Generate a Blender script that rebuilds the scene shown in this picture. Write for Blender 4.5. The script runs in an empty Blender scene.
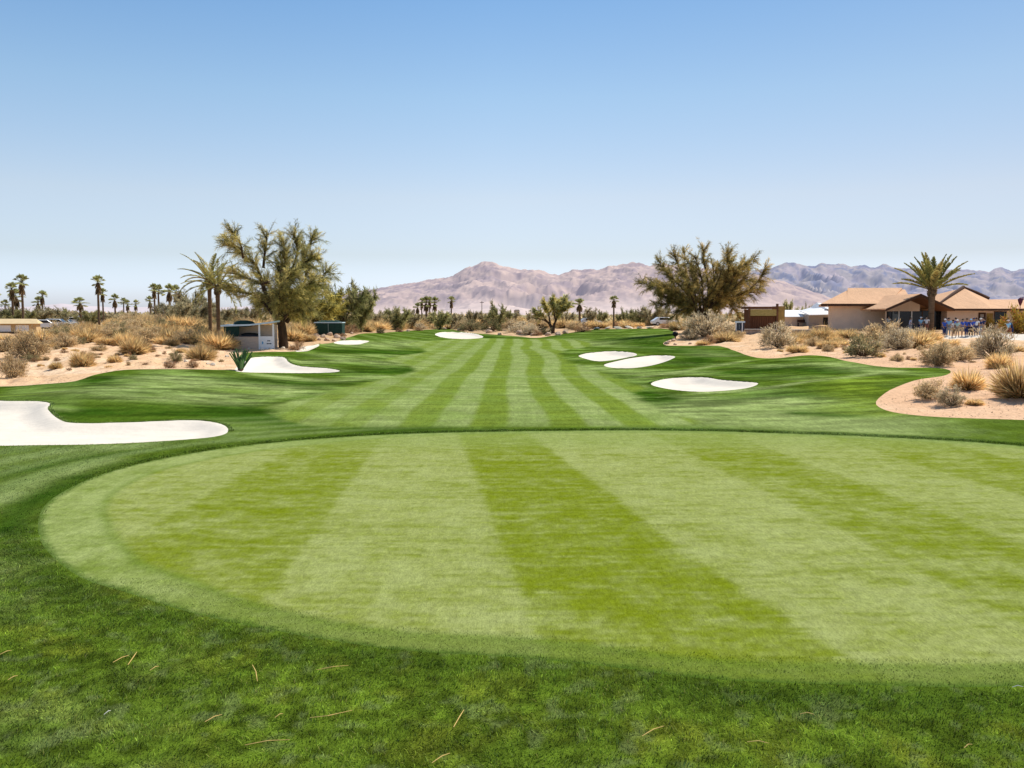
import bpy, bmesh, math, random
import numpy as np
from mathutils import Vector, Matrix
random.seed(7)
RNG = np.random.default_rng(11)
scene = bpy.context.scene
COL = scene.collection

# ---------------------------------------------------------------- camera
F = 900.0
HORIZON = 316.0
CAM_H = 3.2
PITCH = math.atan((384 - HORIZON) / F)
cam_data = bpy.data.cameras.new('camera')
cam = bpy.data.objects.new('camera', cam_data)
COL.objects.link(cam)
cam_data.sensor_width = 36
cam_data.lens = F / 1024 * 36
cam_data.clip_end = 40000
cam_data.clip_start = 0.1
cam.location = (0, 0, CAM_H)
cam.rotation_euler = (math.pi / 2 - PITCH, 0, 0)
scene.camera = cam

def at(px, py, Y):
    """world point seen in the photograph at (px, py) when it stands Y metres ahead"""
    u = (px - 512) / F
    v = (384 - py) / F
    dy = math.cos(PITCH) + v * math.sin(PITCH)
    dz = v * math.cos(PITCH) - math.sin(PITCH)
    t = Y / dy
    return Vector((u * t, Y, CAM_H + dz * t))

# ---------------------------------------------------------------- noise
def _hash(ix, iy, s):
    h = (ix.astype(np.int64) * 374761393 + iy.astype(np.int64) * 668265263 + s * 974711) & 0x7fffffff
    h = (h ^ (h >> 13)) * 1274126177 & 0x7fffffff
    h = h ^ (h >> 16)
    return (h & 0xffff) / 65535.0

def vnoise(x, y, s=0):
    x = np.asarray(x, float); y = np.asarray(y, float)
    ix = np.floor(x); iy = np.floor(y)
    fx = x - ix; fy = y - iy
    fx = fx * fx * (3 - 2 * fx); fy = fy * fy * (3 - 2 * fy)
    a = _hash(ix, iy, s); b = _hash(ix + 1, iy, s)
    c = _hash(ix, iy + 1, s); d = _hash(ix + 1, iy + 1, s)
    return (a + (b - a) * fx) * (1 - fy) + (c + (d - c) * fx) * fy

def fbm(x, y, o=4, s=0, g=0.5):
    r = 0; a = 1; t = 0
    for k in range(o):
        r = r + a * vnoise(x * 2 ** k + 17.3 * k, y * 2 ** k - 9.1 * k, s + k)
        t += a; a *= g
    return r / t

def sstep(a, b, x):
    t = np.clip((x - a) / (b - a), 0, 1)
    return t * t * (3 - 2 * t)

# ---------------------------------------------------------------- terrain heights
CP = []
def P(px, py, Y):
    p = at(px, py, Y); CP.append((p.x / Y, math.log(Y), p.z))
def Z(px, Y, z):
    CP.append(((px - 512) / F, math.log(Y), z))
for px in (-1700, -800, -200, 150, 512, 850, 1224, 1800, 2700):
    for Y in (1.5, 3, 6, 10, 15, 20):
        Z(px, Y, 0.0)
for a in [
    (0,445,22.3),(100,446,22),(0,404,30),(50,404,30),(100,424,26.6),(200,422,27),(228,430,25.3),(330,432,25),(430,431,25.2),
    (0,395,34),(0,387,38),(100,392,33),(100,376,41),(150,369,45),(200,370,45),(250,381,41),(250,400,34),(230,412,30),(320,415,29),
    (150,362,50),(150,350,60),(150,335,85),(150,325,120),(50,370,46),(50,355,56),(50,340,78),(20,334,95),(55,329,150),(85,322,190),(150,322,150),
    (-150,385,40),(-150,350,62),(-150,335,95),(-400,350,62),(-400,385,38),(-400,440,23),(-150,440,23),
    (300,373,50),(300,380,44),(340,372,51),(285,358,60),(320,365,56),(250,348,71),(235,353,66),(275,347,74),(300,350,70),(320,344,80),(340,342,88),
    (330,334,96),(310,352,66),(350,352,70),(400,362,62),(370,347,83),(365,334,110),(400,332,135),(440,329.5,185),(400,345,95),
    (500,428,26),(500,400,34.5),(500,380,45),(500,360,66),(500,350,85),(500,340,115),(500,335,140),(400,400,34.3),(400,380,45),(600,400,34.3),(600,380,45),(600,425,26.5),
    (458,336,135),(535,337.5,128),(535,330,150),(500,327,170),(592,329.5,150),(650,328.5,140),(620,340,105),(650,345,88),(690,345,86),(700,336,94),(675,337,92),
    (740,353,70),(757,358,60),(800,356,58),(850,362,51),(900,368,46),(945,370,45),(910,382,39),(876,402,32),(900,414,28.5),(1024,420,26.8),
    (1000,400,30),(1000,380,38),(960,395,32),(1000,355,58),(1000,340,82),(920,350,66),(920,338,84),(880,350,66),(820,345,76),(760,345,80),
    (760,331,98),(810,330,98),(860,330,100),(960,330,98),(1024,332,95),(1200,335,92),(1200,360,55),(1200,430,26),(1400,430,26),(1400,350,60),(1400,335,92),
    (700,405,32.3),(720,392,37.5),(757,384,41),(700,378,45),(820,385,38),(800,405,32),(700,366,53),(640,372,51),(620,350,72),(580,357,66),(636,356,67),(675,357,62),
    (850,425,26.3),(950,425,26.2),
]: P(*a)
for px, zz in ((-1700,2.2),(-800,2.2),(-200,2.3),(150,2.4),(300,1.7),(512,1.25),(700,1.4),(850,1.9),(1224,1.9),(1800,2),(2700,2)):
    Z(px, 230, zz); Z(px, 420, zz * 0.6 + 0.7); Z(px, 1000, 1.9); Z(px, 3000, 1.9); Z(px, 9000, 1.9)
CP = np.array(CP)
def _phi(r2):
    return np.where(r2 > 1e-12, r2 * np.log(np.maximum(r2, 1e-12)) * 0.5, 0)
_A = np.array([CP[:, 0] * 1.6, CP[:, 1]]).T
_n = len(_A)
_K = _phi(((_A[:, None] - _A[None]) ** 2).sum(-1)) + np.eye(_n) * 0.004
_Q = np.c_[np.ones(_n), _A]
_M = np.block([[_K, _Q], [_Q.T, np.zeros((3, 3))]])
_W = np.linalg.solve(_M, np.r_[CP[:, 2], 0, 0, 0])

def h0(X, Y):
    X = np.asarray(X, float).ravel(); Y = np.maximum(np.asarray(Y, float).ravel(), 1.2)
    out = np.empty(len(X))
    for i in range(0, len(X), 20000):
        q = np.c_[X[i:i + 20000] / Y[i:i + 20000] * 1.6, np.log(Y[i:i + 20000])]
        d = ((q ** 2).sum(1)[:, None] + (_A ** 2).sum(1)[None] - 2 * q @ _A.T)
        out[i:i + 20000] = _phi(np.maximum(d, 0)) @ _W[:_n] + _W[_n] + q @ _W[_n + 1:]
    return out

_YS = np.exp(np.linspace(math.log(4), math.log(500), 420))
def hit(pix, hf=None):
    """where the lines of sight through pixels meet the terrain -> world XY"""
    hf = hf or h0
    res = []
    for px, py in pix:
        u = (px - 512) / F; v = (384 - py) / F
        dy = math.cos(PITCH) + v * math.sin(PITCH); dz = v * math.cos(PITCH) - math.sin(PITCH)
        xs = u / dy * _YS; zs = CAM_H + dz / dy * _YS
        d = zs - hf(xs, _YS)
        k = np.nonzero(d < 0)[0]
        if len(k) == 0: yy = _YS[-1]
        elif k[0] == 0: yy = _YS[0]
        else:
            j = k[0]; t = d[j - 1] / (d[j - 1] - d[j]); yy = _YS[j - 1] + t * (_YS[j] - _YS[j - 1])
        res.append((u / dy * yy, yy))
    return np.array(res)

def smooth_closed(pts, n=6):
    pts = np.array(pts, float); m = len(pts); out = []
    for i in range(m):
        p0, p1, p2, p3 = pts[i - 1], pts[i], pts[(i + 1) % m], pts[(i + 2) % m]
        for k in range(n):
            t = k / n
            out.append(0.5 * ((2 * p1) + (-p0 + p2) * t + (2 * p0 - 5 * p1 + 4 * p2 - p3) * t * t + (-p0 + 3 * p1 - 3 * p2 + p3) * t ** 3))
    return np.array(out)

def sdf(X, Y, poly, pad=6.0):
    """signed distance to a closed polygon, negative inside, clamped to pad"""
    X = np.asarray(X, float); Y = np.asarray(Y, float)
    out = np.full(len(X), float(pad))
    m = (X > poly[:, 0].min() - pad) & (X < poly[:, 0].max() + pad) & (Y > poly[:, 1].min() - pad) & (Y < poly[:, 1].max() + pad)
    x = X[m]; y = Y[m]
    d2 = np.full(len(x), 1e18); ins = np.zeros(len(x), bool)
    Q = np.roll(poly, -1, 0)
    for (ax, ay), (bx, by) in zip(poly, Q):
        ex, ey = bx - ax, by - ay
        l = ex * ex + ey * ey + 1e-12
        t = np.clip(((x - ax) * ex + (y - ay) * ey) / l, 0, 1)
        d2 = np.minimum(d2, (x - ax - t * ex) ** 2 + (y - ay - t * ey) ** 2)
        c = ((ay > y) != (by > y))
        if ey != 0:
            ins ^= c & (x < ax + (y - ay) / ey * ex)
    d = np.sqrt(d2)
    out[m] = np.where(ins, -d, np.minimum(d, 1e9))
    return out

# outlines as they read in the photograph, laid onto the terrain
GREEN = hit(smooth_closed([(38,530),(45,505),(80,483),(130,466),(200,452),(280,442),(380,435),(480,432),(600,430.5),(700,431),(800,434),(900,438),(1024,446),
    (1250,468),(1480,520),(1500,590),(1250,670),(1024,686),(862,685),(712,679),(612,667),(512,657),(400,650),(300,635),(200,615),(125,592),(80,577),(48,552)], 4))
BUNKERS = [hit(smooth_closed(b, 5)) for b in [
    [(-160,408),(-60,402),(0,403),(35,403),(50,405),(48,411),(60,421),(78,424.5),(130,424),(190,422.5),(218,425),(228,430),(222,436),(190,440),(110,444.5),(40,446),(-40,446),(-150,438),(-200,420)],
    [(236,371.5),(246,362),(255,358.5),(282,358),(290,364),(302,367.5),(325,369),(340,371.5),(325,373),(280,373.2)],
    [(296,351.8),(300,347.5),(314,345.5),(319,344.2),(318,347),(308,351)],
    [(334,343.2),(338,341.4),(352,341),(369,341.5),(362,344),(345,344.6)],
    [(435,334.8),(441,332.6),(455,332.2),(472,333.4),(483,336.5),(478,338.6),(458,339),(443,337.5)],
    [(579,357),(584,354.6),(594,353.2),(612,352),(630,353.2),(637,355.5),(628,357.6),(612,360.4),(595,361)],
    [(604,365),(618,361.5),(640,357.6),(660,356),(675,357),(668,361.5),(650,366),(632,368),(612,367.6)],
    [(651,385),(662,381),(685,379),(705,379),(720,381),(740,382.5),(758,384.2),(748,388),(725,390.5),(698,391.5),(670,389.5)],
]]
TURF = hit(smooth_closed([(-1500,392),(-600,389),(-150,388),(0,386),(40,384),(75,381),(100,374),(125,369.5),(170,368.8),(225,370),(236,370.5),(238,362),(243,353.5),(268,352),(296,351.5),(304,347.5),(320,344),(334,342.5),
    (350,337),(362,333.6),(380,333),(400,331.5),(440,329),(455,330),(470,333),(495,334.6),(520,336.5),(535,337.8),(550,336),(575,332),(592,329.6),(650,328.6),(671,330),
    (676,337),(664,342),(667,345.4),(690,345.6),(715,345.4),(724,347),(740,353),(757,358),(775,358.4),(790,357),(810,355.4),(830,357),(850,362),(880,366.5),(900,368),(938,368),(951,371.5),(943,376),(915,380.5),
    (890,390),(876,402),(882,409),(900,414),(940,418),(1024,420.5),(1200,424),(1700,432),(3000,470)], 3)[:-2])
TURF = np.vstack([TURF, [[40, 8.0], [30, 0.9], [-30, 0.9], [-60, 20]]])
FAIRWAY = hit(smooth_closed([(262,411),(300,399),(340,388),(385,378),(412,371),(402,364),(380,360),(400,356),(424,351.5),(418,347),(408,343.5),(425,341),(450,339.5),(490,338.2),(535,339.2),(560,338.5),(588,342),(592,346),(568,350),
    (562,354),(568,360),(590,369),(622,378),(646,388),(636,394),(648,404),(668,412),(700,424),(640,427),(500,428),(400,429),(330,428),(290,422)], 4))

def bunker_dip(X, Y):
    dz = np.zeros(len(X))
    for b in BUNKERS:
        s = sdf(X, Y, b, 1.2)
        wfar = sstep(b[:, 1].min(), b[:, 1].max(), Y)
        dz -= (0.12 + .10 * wfar) * sstep(0.0, 0.9, -s)
        dz += (.02 + 0.05 * wfar) * sstep(0.9, 0.0, np.abs(s)) * (s > 0) + (.02 + .05 * wfar) * (s <= 0) * sstep(0.6, 0, -s)
    return dz

def hs(X, Y):
    """terrain with its small relief"""
    X = np.asarray(X, float).ravel(); Y = np.asarray(Y, float).ravel()
    z = h0(X, Y) + bunker_dip(X, Y)
    st = sdf(X, Y, TURF, 5.0)
    sg = sdf(X, Y, GREEN, 5.0)
    sand = sstep(0.1, 2.5, st) * sstep(400, 150, Y)
    z += sand * (0.42 * (fbm(X * .35, Y * .35, 3, 3) - .5) + .30 * (np.abs(fbm(X * .8, Y * .4, 3, 13) - .5) - .12) + .20 * (fbm(X * 1.7, Y * 1.7, 3, 9) - .5))
    z += (1 - sand) * sstep(0.5, 4, sg) * 0.10 * (fbm(X * .22 + 3, Y * .22, 2, 21) - .5)
    z += 0.03 * np.exp(-((sg - 0.35) / 0.3) ** 2) * sstep(16, 22, Y)
    return z
def ground(x, y):
    return float(hs([x], [y])[0])
def gp(px, py):
    """ground point seen at a pixel"""
    x, y = hit([(px, py)])[0]
    return Vector((x, y, ground(x, y)))
def gx(px, Y):
    x = (px - 512) / F * Y
    return Vector((x, Y, ground(x, Y)))

# ---------------------------------------------------------------- materials
def node(nt, t, **kw):
    n = nt.nodes.new(t)
    for k, v in kw.items():
        if k in n.inputs: n.inputs[k].default_value = v
        else: setattr(n, k, v)
    return n

def mat(name, color, rough=0.8, nscale=6.0, namt=0.25, bump=0.0, bscale=None, spec=0.2, metal=0.0, stretch=None, attr=None, objvar=0.0, transl=0.0, upn=0.0, noise2=None, emit=None):
    """procedural surface: base colour (or a vertex colour) broken up by noise"""
    m = bpy.data.materials.new(name); m.use_nodes = True
    nt = m.node_tree; nt.nodes.clear(); L = nt.links.new
    out = node(nt, 'ShaderNodeOutputMaterial')
    geo = node(nt, 'ShaderNodeNewGeometry')
    tc = node(nt, 'ShaderNodeTexCoord')
    vec = geo.outputs['Position'] if attr == 'tint_world' else tc.outputs['Object']
    if stretch:
        mp = node(nt, 'ShaderNodeMapping'); mp.inputs['Scale'].default_value = stretch
        L(vec, mp.inputs['Vector']); vec = mp.outputs['Vector']
    if attr:
        a = node(nt, 'ShaderNodeAttribute', attribute_name='tint'); base = a.outputs['Color']
    else:
        a = node(nt, 'ShaderNodeRGB'); a.outputs[0].default_value = (*color, 1); base = a.outputs[0]
    def mul(base, fac_socket, lo, hi):
        mr = node(nt, 'ShaderNodeMapRange'); mr.inputs['To Min'].default_value = lo; mr.inputs['To Max'].default_value = hi
        mr.inputs['From Min'].default_value = 0.25; mr.inputs['From Max'].default_value = 0.75
        L(fac_socket, mr.inputs['Value'])
        vm = node(nt, 'ShaderNodeVectorMath', operation='SCALE'); L(base, vm.inputs[0]); L(mr.outputs[0], vm.inputs['Scale'])
        return vm.outputs[0]
    if namt > 0:
        nz = node(nt, 'ShaderNodeTexNoise'); nz.inputs['Scale'].default_value = nscale; nz.inputs['Detail'].default_value = 5
        L(vec, nz.inputs['Vector']); base = mul(base, nz.outputs['Fac'], 1 - namt, 1 + namt)
    for (sc, am) in (noise2 or []):
        nz = node(nt, 'ShaderNodeTexNoise'); nz.inputs['Scale'].default_value = 1.0 if isinstance(sc, tuple) else sc
        if isinstance(sc, tuple):
            mp2 = node(nt, 'ShaderNodeMapping'); mp2.inputs['Scale'].default_value = (sc[0], sc[1], 1); L(vec, mp2.inputs['Vector'])
            nz.inputs['Detail'].default_value = 2; L(mp2.outputs['Vector'], nz.inputs['Vector']); base = mul(base, nz.outputs['Fac'], 1 - am, 1 + am); continue
        nz.inputs['Scale'].default_value = sc; nz.inputs['Detail'].default_value = 3
        L(vec, nz.inputs['Vector']); base = mul(base, nz.outputs['Fac'], 1 - am, 1 + am)
    if objvar > 0:
        oi = node(nt, 'ShaderNodeObjectInfo')
        mr = node(nt, 'ShaderNodeMapRange'); mr.inputs['To Min'].default_value = 1 - objvar; mr.inputs['To Max'].default_value = 1 + objvar
        L(oi.outputs['Random'], mr.inputs['Value'])
        vm = node(nt, 'ShaderNodeVectorMath', operation='SCALE'); L(base, vm.inputs[0]); L(mr.outputs[0], vm.inputs['Scale']); base = vm.outputs[0]
    nrm = None
    if bump > 0:
        bn = node(nt, 'ShaderNodeTexNoise'); bn.inputs['Scale'].default_value = bscale or nscale * 3; bn.inputs['Detail'].default_value = 6
        L(vec, bn.inputs['Vector'])
        b = node(nt, 'ShaderNodeBump'); b.inputs['Strength'].default_value = 1.0; b.inputs['Distance'].default_value = bump
        L(bn.outputs['Fac'], b.inputs['Height']); nrm = b.outputs['Normal']
    if upn > 0:
        mx = node(nt, 'ShaderNodeMix', data_type='VECTOR'); mx.inputs['Factor'].default_value = upn
        L(geo.outputs['Normal'], mx.inputs['A']); mx.inputs['B'].default_value = (0, 0, 1)
        nn = node(nt, 'ShaderNodeVectorMath', operation='NORMALIZE'); L(mx.outputs['Result'], nn.inputs[0]); nrm = nn.outputs[0]
    if transl > 0 or spec == 0:
        d = node(nt, 'ShaderNodeBsdfDiffuse'); L(base, d.inputs['Color'])
        if nrm: L(nrm, d.inputs['Normal'])
        sh = d.outputs[0]
        if transl > 0:
            t = node(nt, 'ShaderNodeBsdfTranslucent'); L(base, t.inputs['Color'])
            ms = node(nt, 'ShaderNodeMixShader'); ms.inputs[0].default_value = transl
            L(sh, ms.inputs[1]); L(t.outputs[0], ms.inputs[2]); sh = ms.outputs[0]
    else:
        p = node(nt, 'ShaderNodeBsdfPrincipled'); L(base, p.inputs['Base Color'])
        p.inputs['Roughness'].default_value = rough; p.inputs['Specular IOR Level'].default_value = spec; p.inputs['Metallic'].default_value = metal
        if nrm: L(nrm, p.inputs['Normal'])
        sh = p.outputs[0]
    if emit:
        e = node(nt, 'ShaderNodeEmission'); e.inputs['Color'].default_value = (*emit[0], 1); e.inputs['Strength'].default_value = emit[1]
        ad = node(nt, 'ShaderNodeAddShader'); L(sh, ad.inputs[0]); L(e.outputs[0], ad.inputs[1]); sh = ad.outputs[0]
    L(sh, out.inputs['Surface'])
    return m

# ---------------------------------------------------------------- mesh helpers
def mesh_obj(name, V, faces=None, tris=None, color=None, m=None, smooth=False, parent=None, loc=None):
    me = bpy.data.meshes.new(name)
    if tris is not None:
        V = np.asarray(V, np.float32); tris = np.asarray(tris, np.int32)
        me.vertices.add(len(V)); me.vertices.foreach_set('co', V.ravel())
        me.loops.add(tris.size); me.loops.foreach_set('vertex_index', tris.ravel())
        me.polygons.add(len(tris)); me.polygons.foreach_set('loop_start', np.arange(0, tris.size, 3, dtype=np.int32))
        me.update(calc_edges=True)
    else:
        me.from_pydata([tuple(v) for v in V], [], faces); me.update()
    if color is not None:
        at_ = me.attributes.new('tint', 'FLOAT_COLOR', 'POINT')
        c = np.ones((len(me.vertices), 4), np.float32); c[:, :3] = color
        at_.data.foreach_set('color', c.ravel())
    if smooth: me.polygons.foreach_set('use_smooth', np.ones(len(me.polygons), bool))
    o = bpy.data.objects.new(name, me); COL.objects.link(o)
    if m is not None: me.materials.append(m)
    if parent is not None: o.parent = parent
    if loc is not None: o.location = loc
    return o

def thing(name, label, cat, loc=(0, 0, 0), rz=0.0, group=None):
    o = bpy.data.objects.new(name, None); COL.objects.link(o)
    o.location = loc; o.rotation_euler = (0, 0, rz); o.empty_display_size = 0.3
    tag(o, label, cat, group); return o
def tag(o, label=None, cat=None, group=None, kind=None):
    if label: o['label'] = label
    if cat: o['category'] = cat
    if group: o['group'] = group
    if kind: o['kind'] = kind
    return o
def copy_tree(o, parent=None):
    c = o.copy(); COL.objects.link(c)
    if parent is not None: c.parent = parent
    for ch in list(o.children): copy_tree(ch, c)
    return c

class MB:
    """collects boxes, tubes and panels into ONE mesh"""
    def __init__(s): s.v = []; s.f = []
    def add(s, V, Fc):
        n = len(s.v); s.v += [tuple(p) for p in V]; s.f += [tuple(i + n for i in f) for f in Fc]; return s
    def box(s, x0, x1, y0, y1, z0, z1):
        return s.add([(x0,y0,z0),(x1,y0,z0),(x1,y1,z0),(x0,y1,z0),(x0,y0,z1),(x1,y0,z1),(x1,y1,z1),(x0,y1,z1)],
                     [(0,3,2,1),(4,5,6,7),(0,1,5,4),(1,2,6,5),(2,3,7,6),(3,0,4,7)])
    def slab(s, quad, th):
        """thick plate: polygon quad (upper face) with thickness th downwards"""
        n = len(quad); a = [Vector(q) for q in quad]; b = [q - Vector((0, 0, th)) for q in a]
        f = [tuple(range(n)), tuple(range(2 * n - 1, n - 1, -1))]
        for i in range(n):
            j = (i + 1) % n; f.append((i, i + n, j + n, j))
        return s.add(a + b, f)
    def prism(s, poly, y0, y1):
        """polygon in x,z pushed along y"""
        n = len(poly)
        V = [(x, y0, z) for x, z in poly] + [(x, y1, z) for x, z in poly]
        f = [tuple(range(n)), tuple(range(2 * n - 1, n - 1, -1))]
        for i in range(n):
            j = (i + 1) % n; f.append((i, i + n, j + n, j))
        return s.add(V, f)
    def tube(s, pts, rad, n=6, cap=True):
        pts = [Vector(p) for p in pts]
        if not hasattr(rad, '__len__'): rad = [rad] * len(pts)
        rings = []; base = len(s.v)
        up = Vector((0.31, 0.2, 0.93))
        for i, p in enumerate(pts):
            d = (pts[min(i + 1, len(pts) - 1)] - pts[max(i - 1, 0)])
            if d.length < 1e-9: d = Vector((0, 0, 1))
            d.normalize()
            a = d.cross(up)
            if a.length < 1e-3: a = d.cross(Vector((1, 0, 0)))
            a.normalize(); b = d.cross(a)
            for k in range(n):
                t = 2 * math.pi * k / n
                s.v.append(tuple(p + (a * math.cos(t) + b * math.sin(t)) * rad[i]))
        for i in range(len(pts) - 1):
            for k in range(n):
                k2 = (k + 1) % n
                s.f.append((base + i * n + k, base + i * n + k2, base + (i + 1) * n + k2, base + (i + 1) * n + k))
        if cap:
            s.f.append(tuple(base + k for k in range(n))[::-1]); e = base + (len(pts) - 1) * n
            s.f.append(tuple(e + k for k in range(n)))
        return s
    def ball(s, c, r, n=8, m=6):
        rx, ry, rz = r if hasattr(r, '__len__') else (r, r, r)
        base = len(s.v)
        for i in range(m + 1):
            a = math.pi * i / m
            for k in range(n):
                t = 2 * math.pi * k / n
                s.v.append((c[0] + rx * math.sin(a) * math.cos(t), c[1] + ry * math.sin(a) * math.sin(t), c[2] + rz * math.cos(a)))
        for i in range(m):
            for k in range(n):
                k2 = (k + 1) % n
                s.f.append((base + i * n + k, base + (i + 1) * n + k, base + (i + 1) * n + k2, base + i * n + k2))
        return s
    def build(s, name, m, parent=None, smooth=False, bevel=0.0, loc=None):
        o = mesh_obj(name, s.v, faces=s.f, m=m, smooth=smooth, parent=parent, loc=loc)
        if bevel > 0:
            bm = bmesh.new(); bm.from_mesh(o.data)
            bmesh.ops.remove_doubles(bm, verts=bm.verts, dist=1e-5)
            bmesh.ops.recalc_face_normals(bm, faces=bm.faces)
            bmesh.ops.bevel(bm, geom=[e for e in bm.edges if len(e.link_faces) == 2 and e.calc_face_angle(0) > 0.6], offset=bevel, segments=1, affect='EDGES', profile=0.6)
            bm.to_mesh(o.data); bm.free()
        return o

# ---------------------------------------------------------------- light
SUN_EL = math.radians(53); SUN_AZ = math.radians(54)      # azimuth measured from +Y (ahead) towards +X (right)
sd = bpy.data.lights.new('sun', 'SUN'); sun = bpy.data.objects.new('sun', sd); COL.objects.link(sun)
sd.energy = 4.8; sd.angle = math.radians(0.5); sd.color = (1.0, 0.94, 0.84)
sdir = Vector((math.sin(SUN_AZ) * math.cos(SUN_EL), math.cos(SUN_AZ) * math.cos(SUN_EL), math.sin(SUN_EL)))
sun.rotation_euler = (-sdir).to_track_quat('-Z', 'Y').to_euler()
sun.location = (20, 20, 60)
w = bpy.data.worlds.new('World'); scene.world = w; w.use_nodes = True
nt = w.node_tree
sky = nt.nodes.new('ShaderNodeTexSky'); sky.sky_type = 'NISHITA'; sky.sun_disc = False
sky.sun_elevation = SUN_EL; sky.sun_rotation = SUN_AZ
sky.air_density = 1.0; sky.dust_density = 1.0; sky.ozone_density = 1.6; sky.altitude = 100
bg = nt.nodes['Background']; bg.inputs['Strength'].default_value = 0.13
# desert haze: the sky pales towards the horizon
wtc = nt.nodes.new('ShaderNodeTexCoord'); wsep = nt.nodes.new('ShaderNodeSeparateXYZ'); nt.links.new(wtc.outputs['Generated'], wsep.inputs[0])
wr = nt.nodes.new('ShaderNodeValToRGB'); nt.links.new(wsep.outputs['Z'], wr.inputs[0])
stops = [(0.0, (1.36, 1.46, 2.0)), (.03, (1.34, 1.42, 1.88)), (.065, (1.19, 1.13, 1.24)), (.127, (1.36, 1.19, 1.13)), (.23, (1.16, 1.215, 1.17)), (.33, (.856, 1.09, 1.18)), (.55, (.80, 1.0, 1.12))]
els = wr.color_ramp.elements
els[0].position = stops[0][0]; els[0].color = (*[c / 2 for c in stops[0][1]], 1)
els[1].position = stops[-1][0]; els[1].color = (*[c / 2 for c in stops[-1][1]], 1)
for p_, c_ in stops[1:-1]:
    e_ = els.new(p_); e_.color = (*[c / 2 for c in c_], 1)
wm = nt.nodes.new('ShaderNodeVectorMath'); wm.operation = 'MULTIPLY'
ws = nt.nodes.new('ShaderNodeVectorMath'); ws.operation = 'SCALE'; ws.inputs['Scale'].default_value = 2 * .865
nt.links.new(sky.outputs[0], wm.inputs[0]); nt.links.new(wr.outputs[0], wm.inputs[1]); nt.links.new(wm.outputs[0], ws.inputs[0])
wx_ = nt.nodes.new('ShaderNodeMapRange'); wx_.inputs['From Min'].default_value = -.55; wx_.inputs['From Max'].default_value = .55; wx_.inputs['To Min'].default_value = 1.17; wx_.inputs['To Max'].default_value = .93
nt.links.new(wsep.outputs['X'], wx_.inputs['Value'])
wk = nt.nodes.new('ShaderNodeVectorMath'); wk.operation = 'SCALE'; nt.links.new(ws.outputs[0], wk.inputs[0]); nt.links.new(wx_.outputs[0], wk.inputs['Scale'])
wx2 = nt.nodes.new('ShaderNodeMapRange'); wx2.inputs['From Min'].default_value = -.02; wx2.inputs['From Max'].default_value = .5
nt.links.new(wsep.outputs['X'], wx2.inputs['Value'])
wmx = nt.nodes.new('ShaderNodeMix'); wmx.data_type = 'VECTOR'; wmx.inputs[4].default_value = (.975, 1.0, 1.03); wmx.inputs[5].default_value = (.79, .83, .885)
nt.links.new(wx2.outputs[0], wmx.inputs['Factor'])
wk2 = nt.nodes.new('ShaderNodeVectorMath'); wk2.operation = 'MULTIPLY'; nt.links.new(wk.outputs[0], wk2.inputs[0]); nt.links.new(wmx.outputs[1], wk2.inputs[1])
nt.links.new(wk2.outputs[0], bg.inputs['Color'])
scene.view_settings.view_transform = 'Standard'; scene.view_settings.look = 'None'; scene.view_settings.exposure = 0
scene.render.engine = 'CYCLES'
scene.cycles.max_bounces = 5; scene.cycles.diffuse_bounces = 3; scene.cycles.transmission_bounces = 3
# ================================================================ TERRAIN
us = np.r_[np.linspace(-3.2, -0.75, 60), np.arange(-0.72, 0.72, 2.4 / F), np.linspace(0.75, 3.2, 60)]
ys = [1.2]
while ys[-1] < 9000:
    y = ys[-1]; ys.append(y * (1.0075 if y < 30 else 1.0068 if y < 170 else 1.02 if y < 500 else 1.08) if y > 5 else y * 1.03)
ys = np.array(ys)
UU, YY = np.meshgrid(us, ys)
X = (UU * YY).ravel(); Y = YY.ravel()
nc, nr = len(us), len(ys)
Zt = hs(X, Y)
i0 = (np.arange(nr - 1)[:, None] * nc + np.arange(nc - 1)[None]).ravel()
T = np.r_[np.c_[i0, i0 + 1, i0 + nc + 1], np.c_[i0, i0 + nc + 1, i0 + nc]]
sG = sdf(X, Y, GREEN, 8.0); sT = sdf(X, Y, TURF, 8.0); sF = sdf(X, Y, FAIRWAY, 5.0)
sB = [sdf(X, Y, b, 3.0) for b in BUNKERS]
PATH = hit(smooth_closed([(925,337.5),(945,335.4),(985,334.6),(1024,334.4),(1120,334.6),(1250,335),(1250,341.4),(1120,341),(1024,340.2),(985,339),(945,338.4)], 4))
V = np.c_[X, Y, Zt, sG, sT, sF, np.array(sB).T, sdf(X, Y, PATH, 3.0)]

def clip(V, T, col):
    """cut the triangles along the zero line of a column: (V, inside, outside)"""
    s = np.where(np.abs(V[:, col]) < 1e-6, 1e-6, V[:, col])
    neg = s[T] < 0; c = neg.sum(1)
    ins = T[c == 3]; out = T[c == 0]
    mx = T[(c == 1) | (c == 2)]
    if len(mx) == 0: return V, ins, out
    ng = s[mx] < 0; c1 = ng.sum(1)
    lone = np.where(c1 == 1, ng.argmax(1), (~ng).argmax(1))
    r = np.arange(len(mx))
    a = mx[r, lone]; b = mx[r, (lone + 1) % 3]; d = mx[r, (lone + 2) % 3]
    E = np.r_[np.c_[a, b], np.c_[a, d]]; Es = np.sort(E, 1)
    uq, inv = np.unique(Es, axis=0, return_inverse=True); inv = inv.ravel()
    p, q = uq[:, 0], uq[:, 1]
    t = (s[p] / (s[p] - s[q]))[:, None]
    newV = V[p] * (1 - t) + V[q] * t; newV[:, col] = 0
    n0 = len(V); V = np.r_[V, newV]
    ab = inv[:len(mx)] + n0; ad = inv[len(mx):] + n0
    lt = np.c_[a, ab, ad]; o1 = np.c_[ab, b, d]; o2 = np.c_[ab, d, ad]
    k = c1 == 1
    ins = np.r_[ins, lt[k], o1[~k], o2[~k]]; out = np.r_[out, lt[~k], o1[k], o2[k]]
    return V, ins, out

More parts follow.
